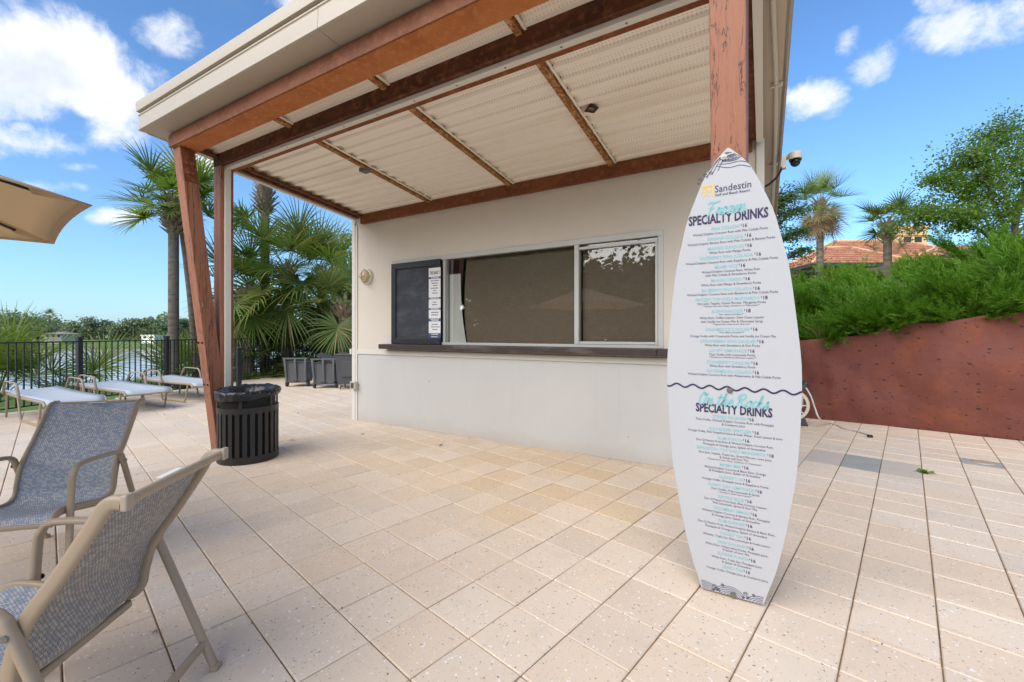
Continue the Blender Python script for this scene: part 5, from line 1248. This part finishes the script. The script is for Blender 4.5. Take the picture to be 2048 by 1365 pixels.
tree('cedar_tree', 'dark layered evergreen between the roof edge and the skirted palm', 'tree', V3(1565, 640, f), [
    ([V3(1545, 660, f), V3(1555, 560, f), V3(1548, 460, f), V3(1556, 390, f)], .13), ([V3(1555, 590, f), V3(1590, 560, f, -.5), V3(1632, 545, f, -.9)], .06), ([V3(1553, 540, f), V3(1585, 510, f, .4), V3(1612, 498, f, .6)], .05),
    ([V3(1550, 500, f), V3(1580, 470, f, -.4), V3(1604, 462, f, -.6)], .045), ([V3(1550, 460, f), V3(1575, 432, f, .3), V3(1598, 415, f, .4)], .04), ([V3(1550, 430, f), V3(1566, 405, f), V3(1580, 392, f)], .03), ([V3(1555, 600, f), V3(1510, 560, f), V3(1470, 540, f)], .05), ([V3(1550, 500, f), V3(1500, 450, f), V3(1480, 430, f)], .05)], 9500, .085, .04, 'cedar', 6, .30, sub=5, flat=.55)
# palms by the house
x, y = cpt(1640, 21.0); palm(x, y, 2.2, 5.55, .15, .95, 20, 'bright fan palm with a skirt of dead leaves, behind the dark evergreen', 60, (0, 0), -30, 85, .5, mats=('frond', 'frond_y'), droop=.2, dead=22)
x, y = cpt(1775, 19.0); palm(x, y, 2.0, 4.25, .15, .88, 17, 'stubby palm with a flat windswept crown, in front of the tiled roof', 61, (0, 0), 0, 62, 1.0, mats=('frond', 'frond_grey'), droop=.26, dead=1)
# roof clutter: dead fronds caught on the ridge
t = None

# junipers above the red wall
def spray():
    g = random.Random(5); V = []; F = []
    def leafq(o, d, l, w_):
        s = d.cross(Vector((g.gauss(0, 1), g.gauss(0, 1), g.gauss(0, 1)))).normalized(); k = len(V)
        V.extend([o-s*w_*.4, o+d*l*.45+s*w_, o+d*l, o+d*l*.45-s*w_]); F.append((k, k+1, k+2, k+3))
    for k in range(18):
        f = k/17; o = Vector((f, 0, -.10*f*(1-f)+.05*f*f))
        for s in (-1, 1):
            d = Vector((.82, s*(.62-.25*f), .12+g.gauss(0, .22))).normalized(); leafq(o, d, (.30-.15*f)*g.uniform(.7, 1.2), .013)
        leafq(o, Vector((1, g.gauss(0, .3), .3+g.gauss(0, .3))).normalized(), .20-.08*f, .012)
    leafq(Vector((1, 0, .05)), Vector((1, 0, .3)).normalized(), .16, .012)
    return np.array([tuple(v) for v in V]), np.array(F)
SPV, SPF = spray()
def wall_y(x): return np.interp(x, [q[0] for q in RB], [q[1] for q in RB])
def wall_z(x): return np.interp(x, [q[0] for q in RB], [q[2] for q in RB])
def juniper(label, c, rx, n, seed, lean=(-.55, -.25, .35)):
    g = np.random.default_rng(seed); t = thing('juniper', label, 'juniper bush', tuple(c))
    npl = max(9, n//55); pd = g.normal(size=(npl, 3)); pd[:, 2] = np.abs(pd[:, 2])*.9+.12; pd /= np.linalg.norm(pd, axis=1)[:, None]
    pl = g.uniform(.55, 1.45, npl); kk = g.integers(0, npl, n); tt = g.uniform(.2, 1.0, n)**.75; d = pd[kk]; rad = tt
    P = d*(tt*pl[kk])[:, None]*np.array(rx)*.88+g.normal(size=(n, 3))*np.array([.06, .06, .035])*(1.25-tt)[:, None]+np.array([-.10, -.04, .05])*(tt**2)[:, None]
    keep = ~((P[:, 1]+c[1] < wall_y(P[:, 0]+c[0])+.04) & (P[:, 2]+c[2] < wall_z(P[:, 0]+c[0])-.02)); d, rad, P = d[keep], rad[keep], P[keep]; n = len(P)
    D = d*np.array([1, 1, .6])*1.1+np.array(lean)*.5+g.normal(size=(n, 3))*.30; D /= np.linalg.norm(D, axis=1)[:, None]
    q = g.normal(size=(n, 3)); S_ = np.cross(D, np.array([0, 0, 1.])+q*.35); S_ /= np.linalg.norm(S_, axis=1)[:, None]; U = np.cross(D, S_)*-1
    L = g.uniform(.22, .48, n)*(.7+.3*rad)
    V = P[:, None, :]+L[:, None, None]*(SPV[None, :, 0:1]*D[:, None, :]+SPV[None, :, 1:2]*S_[:, None, :]+SPV[None, :, 2:3]*U[:, None, :])
    F = SPF[None]+(np.arange(n)*len(SPV))[:, None, None]
    link('foliage', np_mesh('foliage', V.reshape(-1, 3), F.reshape(-1, 4)), M['juniper'], t)
    b = MB(); gg = random.Random(seed)
    for s in range(7):
        a = gg.uniform(0, 2*PI); k = gg.uniform(.3, .8); b.tube(crom([(c[0], c[1], c[2]-.15), (c[0]+.4*rx[0]*k*math.cos(a), c[1]+.4*rx[1]*k*math.sin(a), c[2]+.35*rx[2]), (c[0]+rx[0]*k*math.cos(a), c[1]+rx[1]*k*math.sin(a), c[2]+.6*rx[2])], 4), .022, 5, [1-.7*i/8 for i in range(9)])
    part('branches', b, M['brown_twig'], t, 9)
JU = [((-.3, 8.75), (.65, .55, .62), 420, 'juniper hidden mostly behind the surfboard menu'), ((.85, 8.62), (.66, .5, .56), 820, 'low juniper tumbling over the red wall right beside the surfboard menu'), ((1.65, 8.50), (.68, .5, .58), 900, 'juniper above the paired brown stone slabs, hanging over the red wall'),
      ((2.45, 8.35), (.70, .5, .60), 920, 'juniper overhanging the red wall near the right edge'), ((3.3, 8.15), (.74, .55, .66), 920, 'juniper spilling over the red wall at the right edge of view'), ((4.3, 7.85), (.8, .6, .8), 420, 'juniper on the red wall past the right edge'),
      ((.55, 9.6), (.8, .7, .62), 760, 'juniper of the second row, nearest the hut'), ((1.6, 9.45), (.9, .7, .62), 960, 'middle juniper of the second row in front of the stubby palm'), ((2.7, 9.3), (.95, .7, .66), 1000, 'tall feathery juniper of the second row, right of the stubby palm'), ((3.9, 9.0), (1.0, .75, .8), 900, 'high juniper mound at the right edge below the open tree'),
      ((.5, 11.3), (1.0, .8, .7), 620, 'back juniper between the hut and the villa, nearest the hut'), ((1.5, 11.6), (1.1, .8, .6), 680, 'back juniper below the arches of the villa'),
      ((1.2, 13.5), (1.3, 1.0, .30), 700, 'farthest juniper below the left arch of the villa'), ((2.7, 13.2), (1.3, 1.0, .26), 720, 'farthest juniper at the foot of the stubby palm'), ((4.2, 12.9), (1.3, 1.0, .42), 700, 'farthest juniper right of the stubby palm'),
      ((2.4, 10.9), (1.0, .8, .58), 680, 'back juniper below the tiled roof'), ((3.7, 10.6), (1.05, .8, .8), 800, 'back juniper below the apricot tower'), ((5.1, 10.0), (1.15, .9, 1.0), 700, 'back juniper under the open crowned tree')]
for k, ((x, y), rx, n, lb) in enumerate(JU): juniper(lb, (x, y, max(ground_z(x, y)-.05, float(wall_z(x))-.10+.08*max(0, y-8.6))), rx, n, 200+k)
b = MB(); mu = [(x, y) for x in np.linspace(-2, 8, 30) for y in (8.5,)]
b.grid(lambda u, v: (-2.2+10.5*u, float(wall_y(-2.2+10.5*u))+.22+13*v, (float(wall_z(-2.2+10.5*u))-.08)*(1-min(1, v*7))+(ground_z(-2.2+10.5*u, float(wall_y(-2.2+10.5*u))+.22+13*v)+.03)*min(1, v*7)), 24, 28); structure('soil', b, M['mulch'])

# ------------------------------------------------------------------ terracotta house on the rise
hc = at_f(1740, HZ, 34.0); hz_ = YAW-.06
house = thing('villa', 'terracotta villa with clay tile hip roofs and apricot tower on the rise', 'house', (hc.x, hc.y, 2.6), hz_)
EZ = 4.25                                                # eave height above the house origin
b = MB()
def arch_wall(b, x0, x1, y, z1, openings, zs=.6):
    """wall strip with round-headed openings"""
    xs = [x0]+[q for o in openings for q in (o-.75, o+.75)]+[x1]
    for i in range(0, len(xs), 2): b.box(xs[i], xs[i+1], y, y+.25, -1.5, z1)
    for o in openings:
        n = 10; P = [(o-.75+1.5*i/n, zs+2.0+.75*math.sin(PI*i/n)) for i in range(n+1)]
        for (a, za), (c, zc_) in zip(P[:-1], P[1:]): b.add([(a, y, za), (c, y, zc_), (c, y, z1), (a, y, z1), (a, y+.25, za), (c, y+.25, zc_), (c, y+.25, z1), (a, y+.25, z1)], [(0, 1, 2, 3), (7, 6, 5, 4), (0, 4, 5, 1)])
arch_wall(b, -3.8, 10.2, .5, EZ-.05, [-2.6, -.3, 2.0, 4.3]); b.box(-3.8, -3.55, .751, 9, -1.5, EZ-.05); b.box(9.95, 10.2, .751, 9, -1.5, EZ-.05); part('wall', b, M['terracotta'], house)
b = MB(); b.box(-3.5, 9.9, 3.0, 3.2, -1.5, EZ-.1); part('porch_back', b, M['dark'], house)
for o_ in (-2.6, -.3, 2.0, 4.3):
    b = MB(); n = 14; P = [(o_+.80*math.cos(PI*i/n), 2.6+.80*math.sin(PI*i/n)) for i in range(n+1)]; P = [(o_+.80, 1.2)]+P+[(o_-.80, 1.2)]
    b.sweep([(p[0], .47, p[1]) for p in P], .08, .10, (0, 1, 0), 4, 1); part('arch_surround', b, M['ridge'], house)
def roofplane(p0, p1, q0, q1, label='roof_tiles'):
    """barrel tiles on the plane eave p0-p1 to ridge q0-q1; real waves and stepped courses"""
    p0, p1, q0, q1 = map(Vector, (p0, p1, q0, q1)); ex = (p1-p0).normalized(); L = ((q0+q1)/2-(p0+p1)/2).length; up = ex.cross(((q0+q1)/2-(p0+p1)/2)).normalized()
    if up.z < 0: up = -up
    b = MB(); nc = max(2, int(L/.40)); per = .30
    for c in range(nc):
        rows = []
        for e, lift in ((c/nc, .055), ((c+1.0)/nc, .012)):
            a, z = p0.lerp(q0, e), p1.lerp(q1, e); rows.append((a, z, lift))
        (a0, z0, l0), (a1, z1, l1) = rows; x0 = (a0-p0).dot(ex); x1 = (z0-p0).dot(ex); n = max(1, int((x1-x0)/per*6))
        V = []
        for i in range(n+1):
            x = x0+(x1-x0)*i/n; w_ = .06*abs(math.sin(PI*x/per))
            lo = a0+ex*(x-x0); xx = min(max(x, (a1-p0).dot(ex)), (z1-p0).dot(ex)); hi = a1+ex*(xx-(a1-p0).dot(ex))
            V += [lo+up*(w_+l0), hi+up*(w_*.8+l1), lo-up*.01]
        b.add(V, [f for i in range(n) for f in ((3*i, 3*i+3, 3*i+4, 3*i+1), (3*i+2, 3*i+5, 3*i+3, 3*i))])
    o = part(label, b, M['rooftile'], house); o['kind'] = 'stuff'; return o
def hip(x0, x1, y0, y1, ze, h):
    d = (y1-y0)/2; r0, r1 = (x0+d, y0+d, ze+h), (x1-d, y0+d, ze+h)
    roofplane((x0, y0, ze), (x1, y0, ze), r0, r1); roofplane((x0, y1, ze), (x0, y0, ze), r0, r0); roofplane((x1, y0, ze), (x1, y1, ze), r1, r1); roofplane((x1, y1, ze), (x0, y1, ze), r1, r0)
    for a, c in (((x0, y0, ze), r0), ((x1, y0, ze), r1), (r0, r1), ((x0, y1, ze), r0), ((x1, y1, ze), r1)):
        b = MB(); b.tube([Vector(a)+Vector((0, 0, .08)), Vector(c)+Vector((0, 0, .08))], .11, 8); part('ridge_tiles', b, M['ridge'], house, 9)
hip(-4.6, 3.4, -.3, 5.6, EZ, 1.75); hip(-3.0, 11.2, 1.6, 9.8, EZ+.35, 2.55); hip(4.2, 11.4, -.6, 4.2, EZ, 1.5)
b = MB(); b.box(-4.5, 11.3, -.25, -.12, EZ-.22, EZ+.0); b.box(-4.55, -4.42, -.119, 8, EZ-.22, EZ); b.box(-4.4, 11.2, -.119, .49, EZ-.12, EZ-.04); part('eave_board', b, M['green_trim'], house)
b = MB(); b.box(6.1, 8.6, 5.0, 7.5, 0, 8.15); b.box(5.95, 8.75, 4.85, 7.65, 8.151, 8.35); b.box(6.0, 8.7, 4.9, 7.6, 7.5, 7.62); part('tower', b, M['tower'], house, None, .02)
b = MB(); b.box(6.6, 7.2, 4.97, 4.999, 6.9, 7.4); b.box(7.5, 8.1, 4.97, 4.999, 6.9, 7.4); part('window', b, M['dark'], house)
b = MB(); b.box(-3.9, -3.72, .2, .38, -1.5, EZ-.23); b.box(-1.55, -1.37, .2, .38, -1.5, EZ-.23); part('porch_post', b, M['trim'], house)
for k, (u, v, f, az, el) in enumerate(((1728, 478, 33.5, .6, -45), (1822, 472, 33.5, 2.3, -30), (1818, 452, 33.5, 1.2, -5))):
    me = min(fronds('frond_dead', .22), key=lambda q: abs(q[0]-el))[1]; o = link('dead_frond', me, []); o.location = at_f(u, v, f); o.scale = (1.1, 1.1, 1.1); o.rotation_euler = (0, 0, az)
    tag(o, ('clump of dead palm leaf on the villa roof left of the stubby palm', 'dead palm leaf hanging on the villa roof right of the stubby palm', 'small dead leaf sticking up over the villa ridge')[k], 'dead leaf')

# ------------------------------------------------------------------ far shore
g3 = np.random.default_rng(3)
def far_xy(u, f): q = at_f(u, HZ, f); return q.x, q.y
n = 26000; u_ = g3.uniform(-420, 760, n); f_ = g3.uniform(150, 205, n)
prof = 6.2+1.6*np.sin(u_*.021+1)+1.1*np.sin(u_*.063)+.9*np.sin(u_*.17+2)+.5*np.sin(u_*.4)
prof = np.where((u_ > 205) & (u_ < 260), prof*.86, prof); k = g3.random(n)**.6
r_ = (u_-1024)/FPX*f_; X = r_*cs_-f_*sn_; Y = r_*sn_+f_*cs_; Z = -.9+k*prof
Vv, Ff = leaf_quads(np.stack([X, Y, Z], 1), 1.5, .95, .2, g3); o = link('far_woods', np_mesh('far_woods', Vv, Ff), M['far_green_hazed']); o['kind'] = 'stuff'; tag(o, 'band of low trees along the far shore of the lake', 'woods')
def far_tree(u, vt, f, wpx, kind, label, vb=678, seed=0):
    g = np.random.default_rng(seed+900); x, y = far_xy(u, f); zb = CAM_H-(vb-HZ)*f/FPX; zt = CAM_H+(HZ-vt)*f/FPX; h = zt-zb; w_ = wpx*f/FPX
    if kind == 'palm':
        t = thing('palm_tree', label, 'palm tree', (x, y, zb)); b = MB(); b.tube([(x, y, zb-1), (x, y, zb+h*.9)], .28, 8); part('trunk', b, M['palm_trunk'], t, 9)
        put_fronds(t, Vector((0, 0, h*.88)), 14, w_/3.0, -35, 70, seed, ('frond', 'frond_dead'), .25); return
    t = thing('far_tree', label, 'tree', (x, y, zb)); b = MB(); b.tube([(x, y, zb-1), (x+.2, y, zb+h*.5), (x, y, zb+h*.92)], w_*.03+.12, 7, [1, .7, .3])
    nl = 5 if kind == 'pine' else 4
    lay = []
    for i in range(7 if kind == 'pine' else 9):
        a = g.uniform(0, 2*PI); rr_ = w_*.5*g.uniform(.15, .8); zz = h*g.uniform(.62, .97) if kind == 'pine' else h*g.uniform(.42, .88); lay.append((rr_*math.cos(a), rr_*math.sin(a), zz)); b.tube([(x, y, zb+zz*.75), (x+lay[-1][0], y+lay[-1][1], zb+zz)], .09, 4, [1, .4])
    lay.append((0, 0, h*.93)); part('trunk', b, M['bark'], t, 9)
    n = 1100; kk = g.integers(0, len(lay), n); C = np.array(lay)[kk]+g.normal(size=(n, 3))*np.array([w_*.15, w_*.15, h*(.035 if kind == 'pine' else .085)])
    Vv, Ff = leaf_quads(C, .75, .5, .2, g); link('foliage', np_mesh('foliage', Vv, Ff), M['far_dark' if kind in ('pine', 'dark') else 'far_green_hazed'], t)
for k, a in enumerate(((28, 624, 118, 110, 'round', 'wide rounded tree at the left end of the far shore'), (75, 640, 125, 60, 'round', 'lower rounded tree beside the wide one on the far shore'), (99, 625, 150, 24, 'palm', 'lone tall palm standing above the far shore trees'), (150, 644, 150, 36, 'dark', 'small dark tree right of the lone far palm'), (177, 637, 150, 38, 'dark', 'pointed dark tree in the middle of the far tree line'), (208, 643, 152, 28, 'dark', 'small dark tree left of the gap in the far tree line'),
     (240, 650, 150, 40, 'round', 'low round tree in front of the gap in the far tree line'), (268, 637, 148, 60, 'pine', 'broad flat topped pine right of the gap in the far tree line'), (301, 640, 150, 36, 'pine', 'narrow flat topped pine behind the white far building'), (330, 645, 150, 50, 'round', 'round tree left of the tall palm trunk on the far shore'), (365, 638, 150, 36, 'pine', 'flat topped pine seen between the palm trunk and the slanted post'), (408, 640, 150, 40, 'pine', 'flat topped pine hidden behind the slanted post'), (40, 655, 110, 70, 'round', 'low tree in front of the wide rounded far tree'), (-60, 632, 120, 120, 'round', 'far tree past the left edge of view'))):
    far_tree(*a, seed=k)
def far_house(u, v0, v1, wpx, f, label, wallm, roofm, pitched=True):
    x, y = far_xy(u, f); s = f/FPX; zb = CAM_H-(v1-HZ)*s; h = (v1-v0)*s; w_ = wpx*s
    t = thing('far_house', label, 'house', (x, y, zb), YAW); b = MB(); b.box(-w_/2, w_/2, 0, 5, -2, h*.6); part('wall', b, M[wallm], t)
    b = MB(); e = .5
    if pitched: b.add([(-w_/2-e, -e, h*.6), (w_/2+e, -e, h*.6), (w_/2+e, 5+e, h*.6), (-w_/2-e, 5+e, h*.6), (-w_/2+1.5, 2.5, h), (w_/2-1.5, 2.5, h)], [(0, 1, 5, 4), (1, 2, 5), (2, 3, 4, 5), (3, 0, 4), (3, 2, 1, 0)])
    else: b.box(-w_/2-.2, w_/2+.2, -.2, 5.2, h*.601, h*.72)
    part('roof', b, M[roofm], t); nw = max(2, int(wpx/9))
    for i in range(nw): b = MB(); xx = -w_/2+w_*(i+.5)/nw; b.box(xx-w_/nw*.22, xx+w_/nw*.22, -.03, -.005, h*.12, h*.48); part('window', b, M['dark'], t)
far_house(106, 664, 676, 34, 118, 'low grey roofed house across the lake behind the lone palm', 'far_wall', 'far_roof')
far_house(296, 667, 679, 26, 128, 'small white building across the lake below the pines', 'panel', 'panel', False)
b = MB()
# leaf litter and a weed on the tiles
def litter(u, v, s, rot, m, lb, group='fallen leaves on the tiles'):
    p = at_z(u, v, .004); b = MB(); n = 5
    L = [(-s, 0), (-.4*s, .33*s), (.3*s, .3*s), (s, 0), (.3*s, -.28*s), (-.4*s, -.3*s)]
    b.add([(x, y, .002+.25*abs(x)*abs(x)/s+.1*abs(y)) for x, y in L], [tuple(range(6))]); o = link('fallen_leaf', b.mesh('fallen_leaf'), M[m]); o.location = p; o.rotation_euler = (0, 0, rot); tag(o, lb, 'leaf', group)
for k, (u, v, s) in enumerate(((683, 799, .03), (725, 869, .035), (596, 827, .03), (585, 881, .035), (347, 817, .03), (329, 829, .03), (881, 891, .04), (398, 795, .03), (342, 806, .025))): litter(u, v, s, k*1.3, 'bark', 'small dark fallen leaf on the tiles '+('by the wheeled bins', 'left of the counter wall', 'just behind the litter bin', 'right of the litter bin', 'under the foot of the last chaise', 'in front of the last chaise', 'at the foot of the counter wall', 'beside the slanted post', 'by the leg of the last chaise')[k])
litter(312, 1265, .022, .5, 'frond_dead', 'brown star shaped seed leaf beside the foreground chair', None) if 0 else None
p = at_z(311, 1265, .003); b = MB()
for k in range(6): a = 2*PI*k/6; b.add([(0, 0, .004), (.009*math.cos(a-.4), .009*math.sin(a-.4), .008), (.021*math.cos(a), .021*math.sin(a), .003), (.009*math.cos(a+.4), .009*math.sin(a+.4), .008)], [(0, 1, 2, 3)])
o = link('fallen_flower', b.mesh('fallen_flower'), M['frond_dead']); o.location = p; tag(o, 'small brown star shaped bloom lying on a tile under the foreground chair', 'flower')
p = at_z(1849, 947, 0); c = np.random.default_rng(1).normal(size=(90, 3))*np.array([.028, .018, .010])+np.array([0, 0, .02]); Vv, Ff = leaf_quads(c, .03, .016, .3); o = link('weed', np_mesh('weed', Vv, Ff), M['juniper']); o.location = p; tag(o, 'small green weed growing in a paving joint by the brown slab', 'weed')
# trees and hedge behind the camera, seen in the window glass
for k, (x, y, h) in enumerate(((-9.5, -13.5, 6.2), (-6.2, -15.5, 7.0), (-3.0, -14.5, 5.6), (.2, -15.5, 7.2), (3.5, -13.8, 6.4), (6.5, -12.5, 6.0), (-12, -11.0, 6.0), (-15.5, -13.5, 8), (-19, -12.5, 8.5), (-22.5, -10, 8), (-14, -18, 8), (-17.2, -17, 8), (-20.8, -16, 8), (-8, -18.5, 4.2), (-4.6, -18, 5))):
    h = 6.0 if -10.5 < x < -4.3 else h*(1.0 if x > -.5 else 1.35)
    L = [([(x, y, -.2), (x+.1, y, h*.35), (x-.2, y, h*.8)], .16)]
    for j in range(6): a = j*1.05+k; L.append(([(x, y, h*.3), (x+.9*math.cos(a), y+.9*math.sin(a), h*.5), (x+2.0*math.cos(a), y+2.0*math.sin(a), h*(.55+.06*j))], .07))
    tree('broadleaf_tree', 'leafy tree '+('far left', 'left of centre', 'centre left', 'in the centre', 'right of centre', 'far right', 'beyond the far left one', 'second beyond the left end', 'third beyond the left end', 'at the very left end', 'in the rear rank, left', 'in the rear rank, far left', 'in the rear rank, leftmost', 'in the rear rank, centre', 'in the rear rank, right')[k]+' in the row mirrored by the window panes', 'tree', (x, y, -.2), L, 9000, .38, .26, 'cedar', 70+k, 1.1, sub=3, group='trees behind the viewer')

for k, x in enumerate((-19.5, -16.5, -13.5, -11, -8.5, -6, -3.5, -1, 1.5, 4, 6.5, 9)):
    bush('hedge_shrub', 'dense hedge shrub, '+('leftmost', 'second', 'third', 'fourth', 'fifth', 'sixth', 'seventh', 'eighth', 'ninth', 'tenth', 'eleventh', 'rightmost')[k]+' of the row mirrored low in the window', 'shrub', (x, -16.2-.4*(k % 2), -.1), (1.7, 1.2, 1.6), 3600, .34, .2, M['cedar'], seed=40+k, group='hedge behind the viewer')
